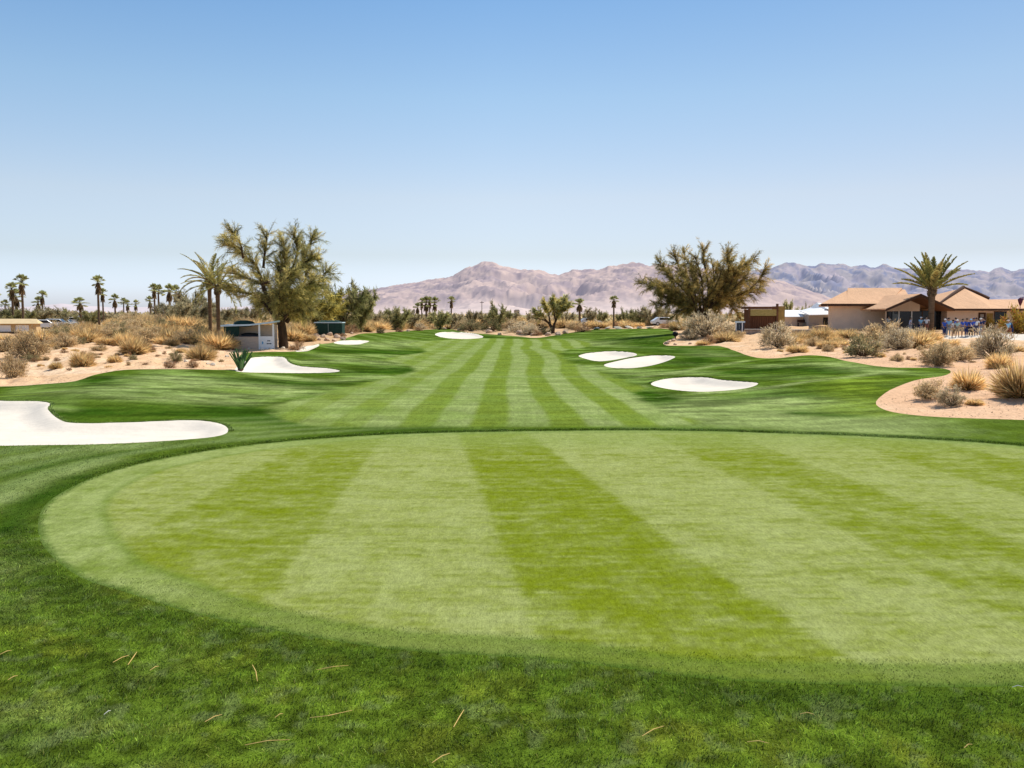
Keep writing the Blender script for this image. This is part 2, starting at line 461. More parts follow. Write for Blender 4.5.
V, turf, desert = clip(V, T, 4)
V, green, rest = clip(V, turf, 3)
bunk = []
for k in range(len(BUNKERS)):
    V, bi, rest = clip(V, rest, 6 + k); 
    V, bj, desert = clip(V, desert, 6 + k); bunk.append(np.r_[bi, bj])
V, fair, rough = clip(V, rest, 5)
V, path, desert = clip(V, desert, 6 + len(BUNKERS))

PALE = (0.245, 0.305, 0.10); DEEP = (0.034, 0.080, 0.006)  # stroke colours: mown bands, plus mound shading and bright crests painted in
STROKES = [(hit(p), wd, s, cl) for p, wd, s, cl in [
    ([(690,400),(740,412),(790,421),(850,426)], 1.1, .75, PALE), ([(665,398),(700,420)], .7, .6, PALE), ([(700,393),(780,386),(850,377),(900,371)], .35, .85, PALE), ([(640,377),(690,370),(746,361)], .4, .7, PALE),
    ([(560,340),(600,344),(640,336)], 1.5, .5, PALE), ([(585,366),(640,374),(690,373)], .7, .4, PALE), ([(770,400),(850,404),(900,420)], .6, .5, PALE), ([(860,380),(850,395),(875,412)], .8, .6, (0.15,0.215,0.02)),
    ([(640,393),(662,397),(660,407),(640,401)], .6, .85, DEEP), ([(700,410),(740,400),(790,396)], .7, .7, DEEP), ([(745,372),(790,368),(840,371)], 1.0, .7, DEEP), ([(690,364),(720,352)], 1.0, .6, DEEP), ([(800,413),(850,417)], .5, .6, DEEP),
    ([(120,380),(200,378),(270,386)], .9, .7, PALE), ([(60,392),(140,397),(240,404)], .6, .55, PALE), ([(180,395),(260,397),(290,392)], .6, .6, PALE), ([(0,396),(60,394)], .4, .6, (0.13,0.19,0.03)),
    ([(90,378),(130,390)], .8, .6, DEEP), ([(240,412),(320,420),(390,425)], 1.0, .8, DEEP), ([(70,413),(150,412),(230,416)], .9, .6, DEEP), ([(240,380),(300,383)], .9, .6, DEEP),
    ([(380,372),(405,369)], 1.2, .7, DEEP), ([(350,352),(420,352)], 1.6, .8, DEEP), ([(300,362),(360,360),(395,364)], .8, .5, PALE), ([(350,346),(420,342)], 1.5, .5, PALE), ([(330,356),(400,356)], .8, .4, PALE),
    ([(0,462),(60,452),(140,446)], .5, .6, PALE), ([(0,500),(40,480),(100,462)], .45, .6, PALE), ([(0,478),(60,462),(150,450)], .3, .5, DEEP), ([(0,530),(30,505),(80,478)], .35, .6, DEEP),
    ([(650,412),(720,406),(780,402)], .9, .7, PALE), ([(720,418),(800,422),(870,424)], .7, .6, PALE), ([(600,345),(680,349),(720,356)], .9, .4, PALE), ([(770,366),(830,364),(880,372)], .7, .45, PALE), ([(0,408),(60,410)], .4, .4, PALE),
    ([(130,388),(190,384)], .9, .6, PALE), ([(270,376),(330,380),(380,377)], .7, .5, PALE), ([(620,338),(680,352)], 1.5, .6, DEEP), ([(470,336),(520,340)], 2.0, .6, DEEP)]]
def lerp(a, b, t): return a + (np.asarray(b) - a) * t[:, None]
def turf_tint(x, y, sg, sf):
    """mowing pattern, turf colour and painted mound shading, in world space"""
    n1 = fbm(x * .9, y * .9, 4, 31); n2 = fbm(x * .25, y * .25, 3, 41); n3 = fbm(x * 3.1, y * 3.1, 3, 51)
    c = np.empty((len(x), 3)); c[:] = (0.082, 0.130, 0.012)
    c = lerp(c, (0.105, 0.162, 0.014), np.clip((n1 - .42) * 2.4, 0, 1))
    c = lerp(c, (0.150, 0.178, 0.018), np.clip((n3 - .5) * 2.0, 0, 1) * (y < 16))
    c = lerp(c, (0.15, 0.205, 0.075), np.clip((n2 - .52) * 4, 0, 1) * np.clip((n3 - .35) * 3, 0, 1) * .55)
    n4 = fbm(x * 7, y * 7, 3, 55); near = sstep(18, 12, y)
    c = c * (1 + near[:, None] * (np.clip((n4 - .5) * 1.7, -.4, .4))[:, None])  # clumps of tuft shadow put into the near turf colour
    c = lerp(c, (0.16, 0.20, 0.07), near * np.clip((fbm(x * 6, y * 6, 3, 57) - .62) * 4, 0, .45))
    far = sstep(20, 34, y)
    c = lerp(c, (0.080, 0.134, 0.013), far * .7)
    # mown passes in the surrounds
    ps = np.sin(x * 1.05 + y * 0.62 + 1.5 * np.sin(y * .11)) * .5 + .5
    c = lerp(c, (0.165, 0.24, 0.052), sstep(.3, .75, ps) * .85 * far * np.clip(n2 * 2.8 - .45, 0, 1))
    ps2 = np.sin(x * .55 - y * .85 + 1.2 * np.sin(x * .2)) * .5 + .5
    c = lerp(c, (0.055, 0.105, 0.010), sstep(.45, .8, ps2) * .5 * far)
    c = lerp(c, (0.20, 0.29, 0.085), np.exp(-((np.abs(x - 8) - 2.2) / .9) ** 2) * .5 * far * sstep(45, 36, y) * n1)
    c = lerp(c, (0.20, 0.29, 0.085), sstep(.62, .74, fbm(x * .5, y * .16, 3, 77)) * .4 * far * (x > 4) * sstep(50, 38, y))
    for px_, wd, stg, colr in STROKES:
        dd = np.full(len(x), 9e9)
        for (ax, ay), (bx, by) in zip(px_[:-1], px_[1:]):
            ex, ey = bx - ax, by - ay; t = np.clip(((x - ax) * ex + (y - ay) * ey) / (ex * ex + ey * ey), 0, 1)
            dd = np.minimum(dd, np.hypot(x - ax - t * ex, y - ay - t * ey))
        c = lerp(c, colr, np.clip(np.exp(-(dd / (wd * (1.9 if wd >= .6 else 1.1))) ** 2) * stg * 1.4 * (.35 + 1.5 * (n1 - .1) + .8 * (n3 - .5)), 0, 1))
    sk = fbm(x * .55 + y * .25, y * 1.9 - x * .3, 4, 63, .6)
    c = c * (1 + (far * np.clip((sk - .5) * 2.4, -.38, .5))[:, None])
    # rings mown round the left end of the green
    left = sstep(-2.0, -6.0, x) * sstep(8, 11, y) * sstep(30, 24, y)
    left = sstep(-1.0, -6.0, x) * sstep(8.5, 12, y) * sstep(34, 26, y)
    ring = np.exp(-((sg - 1.25) / .28) ** 2) + .9 * np.exp(-((sg - 2.15) / .3) ** 2) + .9 * np.exp(-((sg - 3.2) / .35) ** 2) + .8 * np.exp(-((sg - 4.4) / .4) ** 2) + .6 * np.exp(-((sg - 5.6) / .4) ** 2)
    c = lerp(c, (0.185, 0.25, 0.075), np.clip(ring, 0, 1) * left * (.45 + .5 * n1))
    c = lerp(c, (0.036, 0.078, 0.008), np.exp(-((sg - .3) / .3) ** 2) * (.12 + .5 * n4))
    # fairway
    wob = (0.05 + .24 * sstep(-1, 2, x)) * np.sin(y / 6.5 + .6) + .07 * (fbm(x * .9, y * .35, 3, 7) - .5) + .05 * np.sin(y / 2.9 + x * .7) + .2 * (fbm(x * .2, y * .2, 2, 5) - .5)
    ph = (x - 0.35 + wob - (y - 40) * .004) / 2.12
    st = sstep(.32, .66, np.cos(ph * 2 * math.pi) * .5 + .5)
    lf = sstep(-2.0, -5.0, x + (y - 30) * .0)
    ph2 = (x * .75 + y * .40) / 2.6
    st = st * (1 - lf * .5) + lf * .5 * (.25 + .6 * sstep(.3, .7, np.cos(ph2 * 2 * math.pi) * .5 + .5))
    fc = lerp(np.tile((0.155, 0.218, 0.022), (len(x), 1)), (0.275, 0.335, 0.115), st * .8 + .08)
    cross = np.exp(-((y - 47.5) / .8) ** 2) + np.exp(-((y - 82) / 1.8) ** 2) + .6 * np.exp(-((y - 37) / .7) ** 2)
    fc = lerp(fc, (0.26, 0.34, 0.12), np.clip(cross, 0, 1) * .3)
    sk2 = fbm(x * .5, y * 2.4, 4, 67, .6); fc = fc * (1 + np.clip((sk2 - .5) * .9, -.18, .2))[:, None]
    fc = lerp(fc, (0.17, 0.25, 0.045), np.clip((n1 - .4) * 1.6, 0, .5))
    edge = sstep(.25, -.55, sf + (n1 - .5) * .8)
    edge = edge * sstep(25.3, 27.2, y)
    c = lerp(c, np.zeros(3), np.zeros(len(x))) * (1 - edge[:, None]) + fc * edge[:, None]
    return c

def green_tint(x, y, sg):
    n1 = fbm(x * .55, y * .55, 4, 131); n2 = fbm(x * 2.2, y * 1.5, 4, 141); n3 = fbm(x * .8, y * 3.4, 3, 151)
    xe = [x - (a + b * (y - 15)) + .14 * (n2 - .5) for a, b in ((-5.5, .02), (-3.0, -.05), (-.42, -.11), (1.9, -.15), (4.75, -.10), (6.9, -.10), (9.3, -.10), (12.0, -.10))]
    xe[3] = xe[3] - .022 * np.maximum(0, 12 - y) ** 2
    st = np.full(len(x), .75)
    lev = [.26, .82, .08, .88, .30, .80, .30, .75]
    for e, l in zip(xe, lev): st = st + (l - st) * sstep(-.12, .12, e)
    n5 = fbm(x * 5.5, y * 9, 4, 171, .6); n6 = fbm(x * 1.3, y * 12, 3, 181, .6)
    st = np.clip(st * .9 + .03 + (n1 - .5) * .38 + (n2 - .5) * .36 + (n3 - .5) * .40 + (n5 - .5) * 1.2 + (n6 - .5) * 1.0, -.3, 1.3)
    st = np.clip(.5 + .5 * np.tanh((st - .5) * 1.7) / .95, 0, 1)
    dark = np.array((0.152, 0.196, 0.005)); light = np.array((0.305, 0.338, 0.112))
    c = dark + (light - dark) * st[:, None]
    c = lerp(c, (0.31, 0.35, 0.12), sstep(.52, .7, n2) * .45 * (.15 + .85 * st))
    # collar
    wid = .45 + .5 * sstep(-1.5, -6.5, x) + .12 * (n1 - .5)
    col = sstep(-wid - .12, -wid + .1, sg) 
    cc = lerp(np.tile((0.155, 0.215, 0.045), (len(x), 1)), (0.275, 0.335, 0.11), np.clip(.0 + (n2 - .4) * 1.8 + (n5 - .5) + .55 * sstep(0, -6, x), 0, 1))
    cc = lerp(cc, (0.115, 0.168, 0.020), sstep(-5.2, -1.8, x) * sstep(14, 9.5, y) * np.clip(.75 + (n2 - .5) * 1.6 + (n5 - .5), 0, 1))
    c = c * (1 - col[:, None] * .7) + cc * col[:, None] * .7
    c = lerp(c, (0.11, 0.175, 0.02), np.exp(-((sg + wid) / .10) ** 2) * .45)
    far = sstep(20.5, 23.5, y)
    c = lerp(c, (0.235, 0.30, 0.085), far * .45)
    c = lerp(c, (0.050, 0.105, 0.012), sstep(-.16 + .3 * (n5 - .5), .02, sg) * (.8))
    return c

def sand_tint(x, y, st):
    n1 = fbm(x * .5, y * .5, 4, 61); n2 = fbm(x * 3, y * 3, 3, 71)
    c = np.empty((len(x), 3)); c[:] = (0.74, 0.485, 0.28)
    c = lerp(c, (0.82, 0.60, 0.395), np.clip((n1 - .45) * 3, 0, 1))
    c = lerp(c, (0.50, 0.30, 0.17), np.clip((n2 - .58) * 3, 0, .6))
    c = lerp(c, (0.70, 0.435, 0.265), sstep(6, 14, x) * sstep(80, 50, y) * .75)
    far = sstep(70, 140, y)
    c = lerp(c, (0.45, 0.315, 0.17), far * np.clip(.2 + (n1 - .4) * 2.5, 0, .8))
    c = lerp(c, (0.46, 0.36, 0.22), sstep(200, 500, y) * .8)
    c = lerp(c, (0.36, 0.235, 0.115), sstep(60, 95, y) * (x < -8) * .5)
    return c

M_turf = mat('turf', None, attr='tint_world', spec=0, nscale=34, namt=.2, noise2=[(9, .14), ((26, 6), .22), ((9, 1.6), .16), ((3.5, .5), .10)], bump=.02, bscale=55)
M_green = mat('putting_turf', None, attr='tint_world', spec=0, nscale=60, namt=.12, noise2=[(7, .10), ((75, 17), .22), ((28, 7), .16), ((11, 2.2), .10)], bump=.004, bscale=120)
M_sand = mat('desert_sand', None, attr='tint_world', spec=0, nscale=14, namt=.12, noise2=[(60, .12), (3, .07), ((18, 3), .14)], bump=.05, bscale=5)
M_bunk = mat('bunker_sand', (0.78, 0.695, 0.575), spec=0, nscale=1.2, namt=.07, noise2=[(40, .05), ((.5, 7), .045)], bump=.015, bscale=6)

def region(name, T, m, tint=None):
    u, inv = np.unique(T, return_inverse=True)
    v = V[u]
    o = mesh_obj(name, v[:, :3], tris=inv.reshape(-1, 3), color=tint(v) if tint else None, m=m, smooth=True)
    tag(o, kind='structure'); return o
region('putting_green', green, M_green, lambda v: green_tint(v[:, 0], v[:, 1], v[:, 3]))
region('fairway', fair, M_turf, lambda v: turf_tint(v[:, 0], v[:, 1], v[:, 3], v[:, 5]))
region('rough', rough, M_turf, lambda v: turf_tint(v[:, 0], v[:, 1], v[:, 3], v[:, 5]))
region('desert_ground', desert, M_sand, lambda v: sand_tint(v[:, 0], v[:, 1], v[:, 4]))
region('path', path, mat('concrete_path', (0.74, 0.67, 0.57), spec=0, nscale=2, namt=.08, noise2=[(30, .06)]))
for k, b in enumerate(bunk): region('sand_bunker', b, M_bunk)

# ================================================================ GRASS BLADES
def scatter(n, y0, y1, margin=170):
    y = np.sqrt(RNG.uniform(y0 ** 2, y1 ** 2, n)); u = RNG.uniform(-(512 + margin) / F, (512 + margin) / F, n)
    return u * y, y
def grass(name, x, y, lmin, lmax, wid, tint, lean=1.1, m=None):
    n = len(x); z = hs(x, y)
    ang = RNG.uniform(0, 2 * math.pi, n); ln = RNG.uniform(lmin, lmax, n)
    clump = vnoise(x * 9, y * 9, 88); ln *= .65 + .7 * clump
    la = RNG.uniform(0, 2 * math.pi, n) * .5 + fbm(x * 1.5, y * 1.5, 2, 90) * 9
    le = RNG.uniform(.1, lean, n)
    b = np.c_[x, y, z - .004]
    sd_ = np.c_[np.cos(ang), np.sin(ang), np.zeros(n)] * wid[:, None] * .5 if hasattr(wid, '__len__') else np.c_[np.cos(ang), np.sin(ang), np.zeros(n)] * wid * .5
    up = np.c_[np.cos(la) * le, np.sin(la) * le, np.ones(n)]
    up /= np.linalg.norm(up, axis=1)[:, None]
    mid = b + up * (ln * .55)[:, None]
    tip = mid + (up + np.c_[np.cos(la) * le, np.sin(la) * le, -le * .5] * .9) * (ln * .45)[:, None]
    Vv = np.stack([b - sd_, b + sd_, mid + sd_ * .7, mid - sd_ * .7, tip], 1).reshape(-1, 3)
    k = np.arange(n)[:, None] * 5
    tr = np.concatenate([k + [0, 1, 2], k + [0, 2, 3], k + [3, 2, 4]], 1).reshape(-1, 3)
    c = tint * np.exp(RNG.normal(-.05, .42, n))[:, None]
    yl = RNG.uniform(0, 1, n) < .16; c[yl] = c[yl] * (1.4, 1.35, 1.3) + .012; pb = RNG.uniform(0, 1, n) < .12; c[pb] = c[pb] * 1.15 + np.array((.035, .045, .03))
    dry = RNG.uniform(0, 1, n) < .05
    c[dry] = c[dry] * .4 + np.array((.22, .20, .06))
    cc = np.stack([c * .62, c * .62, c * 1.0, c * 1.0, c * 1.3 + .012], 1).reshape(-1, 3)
    o = mesh_obj(name, Vv, tris=tr, color=cc, m=m)
    tag(o, kind='stuff'); return o
M_blade = mat('grass_blade', None, attr='tint', spec=0, namt=0, transl=.25, upn=.42)
def keep(x, y, fair_ok=False):
    sg = sdf(x, y, GREEN, 3); st = sdf(x, y, TURF, 3); sf = sdf(x, y, FAIRWAY, 3)
    ok = (sg > -.10) & (st < 0)
    for b in BUNKERS: ok &= sdf(x, y, b, 1) > 0
    if not fair_ok: ok &= sf > .0
    return ok, sg, sf, st
x, y = scatter(330000, 5.2, 13.5, 120)
ok, sg, sf, st = keep(x, y); ok &= RNG.uniform(0, 1, len(x)) < sstep(-.10, .22, sg) * .95 + .05
x, y = x[ok], y[ok]
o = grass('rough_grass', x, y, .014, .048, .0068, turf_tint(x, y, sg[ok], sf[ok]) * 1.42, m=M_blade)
tag(o, 'thick dark green rough grass in the foreground, below the putting green', 'grass')
x, y = scatter(90000, 13.5, 23, 60)
ok, sg, sf, st = keep(x, y); x, y = x[ok], y[ok]
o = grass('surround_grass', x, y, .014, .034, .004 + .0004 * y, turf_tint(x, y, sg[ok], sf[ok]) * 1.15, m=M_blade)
tag(o, 'mown grass of the surrounds beyond the putting green', 'grass')
x, y = scatter(190000, 7.6, 14.5, 60)
sg = sdf(x, y, GREEN, 3); ok = (sg < -.02) & (RNG.uniform(0, 1, len(x)) < .35 + .65 * sstep(12.5, 8.5, y)); x, y, sg = x[ok], y[ok], sg[ok]
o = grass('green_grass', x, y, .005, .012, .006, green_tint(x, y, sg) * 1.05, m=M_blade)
tag(o, 'very short clipped grass covering the near part of the putting green', 'grass')
x, y = scatter(60000, 7.6, 10.8, 60)
sg = sdf(x, y, GREEN, 3); ok = (sg < .05) & (sg > -.62) & (x > -5.5); x, y, sg = x[ok], y[ok], sg[ok]
o = grass('collar_grass', x, y, .010, .026, .0062, green_tint(x, y, np.maximum(sg, -.5)) * 1.1, m=M_blade)
tag(o, 'short dense grass of the collar along the near edge of the green', 'grass')
# longer fringe: back edge of the green and the lips of the sand
def edge_pts(poly, n, o0, o1, back=False):
    q = np.roll(poly, -1, 0); L = np.linalg.norm(q - poly, axis=1); cs = np.cumsum(L) / L.sum()
    k = np.searchsorted(cs, RNG.uniform(0, 1, n)); k = np.minimum(k, len(poly) - 1); t = RNG.uniform(0, 1, n)[:, None]
    p = poly[k] * (1 - t) + q[k] * t; e = (q - poly)[k]; nn = np.c_[e[:, 1], -e[:, 0]] / (np.linalg.norm(e, axis=1)[:, None] + 1e-9)
    ar = np.sum(poly[:, 0] * q[:, 1] - q[:, 0] * poly[:, 1])
    nn = nn * (1 if ar > 0 else -1); p = p + nn * RNG.uniform(o0, o1, n)[:, None]
    return p[nn[:, 1] > .25] if back else p
fr = edge_pts(GREEN, 38000, -.02, .20); fr = fr[(fr[:, 1] > RNG.uniform(16.5, 22.5, len(fr))) & (np.abs(fr[:, 0] / fr[:, 1]) < .68)]
for b in BUNKERS:
    e = edge_pts(b, 7000, .0, .14, True); e = e[(np.abs(e[:, 0] / e[:, 1]) < .66) & (e[:, 1] < 90)]
    e = e[sdf(e[:, 0], e[:, 1], TURF, 2) < 0]; fr = np.r_[fr, e]
x, y = fr[:, 0], fr[:, 1]; sg = sdf(x, y, GREEN, 3); sf = sdf(x, y, FAIRWAY, 3)
o = grass('fringe_grass', x, y, .028, .055, .004 + .0005 * y, turf_tint(x, y, sg, sf + 1) * 1.25, m=M_blade)
tag(o, 'longer dark grass edging the green and the sand bunkers', 'grass')

# ================================================================ MOUNTAINS
def interp(prof, px):
    p = np.array(prof, float); return np.interp(px, p[:, 0], p[:, 1])
def range_mesh(name, prof, D0, D1, tintf, m, step=1.0, seed=0, rows=70, rough=1.0):
    px = np.arange(prof[0][0], prof[-1][0] + .1, step)
    top = np.array([at(a, b, D1).z for a, b in zip(px, interp(prof, px))])
    u = (px - 512) / F
    r = np.r_[np.linspace(0, 1, rows), np.linspace(1.02, 1.35, 8)]
    D = D0 + (D1 - D0) * r
    Ug, Dg = np.meshgrid(u, D); Tg, Rg = np.meshgrid(top, r)
    Xg = Ug * Dg
    sc = 1 / (0.11 * (D1 - D0))
    wx = fbm(Xg * sc * .7, Dg * sc * .7, 3, seed + 40) * 1.6
    rid = 1 - np.abs(fbm(Xg * sc * .75 + wx * .6, Dg * sc * .5 - wx * .6, 4, seed, .45) * 2 - 1) * 1.0
    base = np.where(Rg <= 1, Rg ** 1.35, 1 - (Rg - 1) * 2.2)
    env = 4 * Rg * (1 - Rg) * (Rg < 1)
    ed = np.minimum(1, np.minimum(np.arange(len(px)), np.arange(len(px))[::-1]) / 18)[None]
    hgt = Tg * (base + rough * env * (rid - .76) * .55) 
    hgt += rough * Tg * (.13 if seed == 3 else .09) * (fbm(Xg * sc * 4, Dg * sc * 3, 5, seed + 9, .6) - .5) * sstep(.12, .5, Rg) * ed
    low = Rg[:, :] < .02
    Zg = np.where(low, -30, np.maximum(hgt, 0) + 1.0 - 6 * (Rg < .05))
    v = np.c_[Xg.ravel(), Dg.ravel(), Zg.ravel()]
    nc, nr = len(px), len(r)
    i = (np.arange(nr - 1)[:, None] * nc + np.arange(nc - 1)[None]).ravel()
    tr = np.r_[np.c_[i, i + 1, i + nc + 1], np.c_[i, i + nc + 1, i + nc]]
    c = tintf(Xg.ravel() * sc, Dg.ravel() * sc, Rg.ravel(), (Zg / Tg).ravel(), rid.ravel())
    o = mesh_obj(name, v, tris=tr, color=c, m=m, smooth=True); tag(o, kind='structure'); return o
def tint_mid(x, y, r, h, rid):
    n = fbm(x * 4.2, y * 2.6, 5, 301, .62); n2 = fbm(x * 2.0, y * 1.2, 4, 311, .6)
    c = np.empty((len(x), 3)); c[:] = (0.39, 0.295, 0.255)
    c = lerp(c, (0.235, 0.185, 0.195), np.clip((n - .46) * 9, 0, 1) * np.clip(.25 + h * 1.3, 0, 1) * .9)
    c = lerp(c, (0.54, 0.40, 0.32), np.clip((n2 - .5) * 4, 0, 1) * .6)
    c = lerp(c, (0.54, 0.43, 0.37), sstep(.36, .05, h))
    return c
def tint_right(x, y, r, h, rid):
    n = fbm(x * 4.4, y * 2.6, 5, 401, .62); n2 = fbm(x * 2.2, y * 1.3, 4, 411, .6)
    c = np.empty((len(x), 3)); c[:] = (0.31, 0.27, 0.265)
    c = lerp(c, (0.12, 0.14, 0.225), np.clip((n - .46) * 8, 0, 1) * .85)  # bluish patches paint ridge shading into the rock colour
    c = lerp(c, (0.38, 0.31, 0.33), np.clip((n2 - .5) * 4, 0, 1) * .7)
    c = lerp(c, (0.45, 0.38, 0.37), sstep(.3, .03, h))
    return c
M_mtn = mat('rock_with_haze_glow', None, attr='tint_world', spec=0, nscale=.02, namt=.10, emit=((0.66, 0.60, 0.73), 0.25))  # added glow stands in for haze over the slopes
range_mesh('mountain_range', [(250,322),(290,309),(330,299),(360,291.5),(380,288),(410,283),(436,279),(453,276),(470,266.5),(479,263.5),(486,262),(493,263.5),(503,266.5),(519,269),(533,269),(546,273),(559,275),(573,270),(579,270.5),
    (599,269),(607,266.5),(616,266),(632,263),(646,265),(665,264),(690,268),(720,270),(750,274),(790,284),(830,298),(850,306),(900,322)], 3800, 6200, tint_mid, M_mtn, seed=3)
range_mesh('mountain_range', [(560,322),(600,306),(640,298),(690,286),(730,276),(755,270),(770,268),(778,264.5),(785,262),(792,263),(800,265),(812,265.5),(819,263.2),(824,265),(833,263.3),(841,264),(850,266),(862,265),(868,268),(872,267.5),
    (880,264),(890,266.3),(905,268),(925,268),(945,269.5),(962,270),(976,271),(986,272.5),(992,269),(999,268),(1008,271.5),(1016,269),(1024,268.5),(1050,270),(1090,275),(1150,272),(1230,282),(1330,290),(1450,322)], 5600, 8600, tint_right, mat('far_rock_with_haze_glow', None, attr='tint_world', spec=0, nscale=.02, namt=.10, emit=((0.53, 0.57, 0.76), 0.24)), seed=8)  # bluish glow stands in for haze on the farther range
range_mesh('low_hills', [(-600,306),(-350,304),(-150,307),(-40,308),(30,307),(62,303.5),(80,305),(110,307.5),(150,307),(210,308),(280,305),(330,307),(400,309)], 5200, 7200, lambda x, y, r, h, rid: np.tile((.42, .36, .36), (len(x), 1)), mat('hill_with_haze_glow', None, attr='tint_world', spec=0, namt=.05, nscale=.02, emit=((.62, .60, .66), .42)), step=3, seed=15)  # pale emission paints distance haze over the hills
# ================================================================ PLANTS: shapes
def unit(a): return a / (np.linalg.norm(a, axis=-1, keepdims=True) + 1e-9)
def ribbons(P0, D, L, W, C, droop=0.0, dark=.55, rng=RNG):
    """n bent leaf blades -> (verts, tris, colours); droop may be an array"""
    n = len(P0); D = unit(D)
    side = unit(np.cross(D, rng.normal(size=(n, 3))))
    L = np.broadcast_to(L, (n,))[:, None]; W = np.broadcast_to(W, (n,))[:, None]
    dr = np.broadcast_to(droop, (n,))[:, None] * np.array([0, 0, -1.0])
    mid = P0 + D * L * .5 + dr * L * .25
    tip = P0 + D * L + dr * L
    Vv = np.stack([P0 - side * W * .4, P0 + side * W * .4, mid + side * W * .5, mid - side * W * .5, tip], 1).reshape(-1, 3)
    k = np.arange(n)[:, None] * 5
    T = np.concatenate([k + [0, 1, 2], k + [0, 2, 3], k + [3, 2, 4]], 1).reshape(-1, 3)
    C = np.broadcast_to(C, (n, 3))
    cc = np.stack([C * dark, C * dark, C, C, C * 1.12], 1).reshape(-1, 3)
    return Vv, T, cc
def merge(parts):
    V, T, C = [], [], []; n = 0
    for v, t, c in parts: V.append(v); T.append(t + n); C.append(c); n += len(v)
    return np.concatenate(V), np.concatenate(T), np.concatenate(C)

M_leaf = mat('dry_foliage', None, attr='tint', spec=0, namt=0, transl=.62, objvar=.16)
M_frond = mat('palm_frond', None, attr='tint', spec=0, namt=0, transl=.22, objvar=.12)
M_bark = mat('bark', (0.085, 0.055, 0.036), spec=0, nscale=5, namt=.45, bump=.03, bscale=14, stretch=(1, 1, .25))
M_palmbark = mat('palm_bark', (0.16, 0.105, 0.065), spec=0, nscale=7, namt=.45, bump=.04, bscale=6, stretch=(.3, .3, 2.5))
M_twig = mat('dry_twigs', (0.13, 0.09, 0.06), spec=0, nscale=9, namt=.35)
M_rock = mat('sandstone', (0.56, 0.40, 0.28), spec=0, nscale=3, namt=.3, bump=.06, bscale=4, objvar=.15)
M_palerock = mat('pale_stone', (0.72, 0.62, 0.48), spec=0, nscale=3, namt=.2, bump=.06, bscale=4, objvar=.1)

def bush_mesh(kind, seed):
    """unit bush: one metre wide, about 0.8 tall; returns (branches MB, foliage triple)"""
    g = np.random.default_rng(seed)
    if kind == 'gold':      # fountain of dry stems
        n = 2000; az = g.uniform(0, 2 * np.pi, n); el = np.arccos(g.uniform(0.02, 1, n) ** .75)
        D = np.c_[np.cos(az) * np.sin(el), np.sin(az) * np.sin(el), np.cos(el) + .12]
        r = .17 * np.sqrt(g.uniform(0, 1, n)); P0 = np.c_[np.cos(az) * r, np.sin(az) * r, g.uniform(-.03, .05, n)]
        lump = .72 + .36 * vnoise(np.cos(az) * 2.2 + 5, np.sin(az) * 2.2 + el * 3, seed)
        L = g.uniform(.32, .60, n) * (1.0 + .42 * np.cos(el)) * lump
        base = np.array((.82, .565, .26)); C = base * g.uniform(.55, 1.45, n)[:, None] + g.normal(0, .012, (n, 3))
        dk = g.uniform(0, 1, n) < .22; C[dk] *= .45
        return None, ribbons(P0, D, L, g.uniform(.012, .024, n), np.clip(C, .01, 1), g.uniform(.0, .25, n), .42, g)
    if kind == 'twiggy':
        base = np.array((.58, .44, .25)); n = 60; leaf = 3400
    elif kind == 'sage':
        base = np.array((.54, .45, .30)); n = 60; leaf = 3000
    elif kind == 'olive':
        base = np.array((.27, .245, .125)); n = 50; leaf = 3000
    elif kind == 'rust':
        base = np.array((.36, .20, .11)); n = 50; leaf = 1800
    else:
        base = np.array((.085, .095, .04)); n = 40; leaf = 2600
    br = MB(); tips = []
    for i in range(n):
        az = g.uniform(0, 2 * math.pi); el = math.acos(g.uniform(.08, 1))
        d = np.array((math.cos(az) * math.sin(el), math.sin(az) * math.sin(el), math.cos(el)))
        L = g.uniform(.32, .52) * (.8 + .45 * vnoise([math.cos(az) * 2 + 9], [math.sin(az) * 2 + el * 2], seed)[0]) * (1.0 + .35 * math.cos(el))
        p1 = d * L * .5 + g.normal(0, .03, 3) + (0, 0, .05); p2 = d * L + g.normal(0, .04, 3) + (0, 0, .03)
        br.tube([(0, 0, -.04), p1, p2], [.012, .008, .003], 3, False)
        tips.append((p1, p2))
    tips = np.array(tips); k = g.integers(0, n, leaf); t = g.uniform(.25, 1.12, leaf) ** .7
    P0 = tips[k, 0] * (1 - t)[:, None] + tips[k, 1] * t[:, None] + g.normal(0, .055, (leaf, 3)); P0[:, 2] = np.abs(P0[:, 2])
    D = unit(P0 + (0, 0, .25)) + g.normal(0, .5, (leaf, 3))
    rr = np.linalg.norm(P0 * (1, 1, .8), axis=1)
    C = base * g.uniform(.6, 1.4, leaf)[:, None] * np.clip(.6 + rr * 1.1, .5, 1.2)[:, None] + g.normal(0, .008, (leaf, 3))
    st = g.uniform(0, 1, leaf) < .3; C[st] = C[st] * .5 + np.array((.40, .28, .14)) * g.uniform(.6, 1.3, st.sum())[:, None]
    return br, ribbons(P0, D, g.uniform(.05, .13, leaf), g.uniform(.009, .02, leaf), np.clip(C, .008, 1), .1, .6, g)
BUSH = {}
BNAME = {'gold': 'golden_grass_bush', 'twiggy': 'desert_bush', 'sage': 'sage_bush', 'olive': 'olive_bush', 'rust': 'rust_shrub', 'dark': 'dark_shrub'}
BCAT = {'gold': 'bush', 'twiggy': 'bush', 'sage': 'bush', 'olive': 'bush', 'rust': 'shrub', 'dark': 'shrub'}
BLAB = {'gold': 'golden dry tussock bush', 'twiggy': 'brown twiggy desert bush', 'sage': 'grey sage bush', 'olive': 'olive green bush', 'rust': 'rust brown low shrub', 'dark': 'dark green low shrub'}
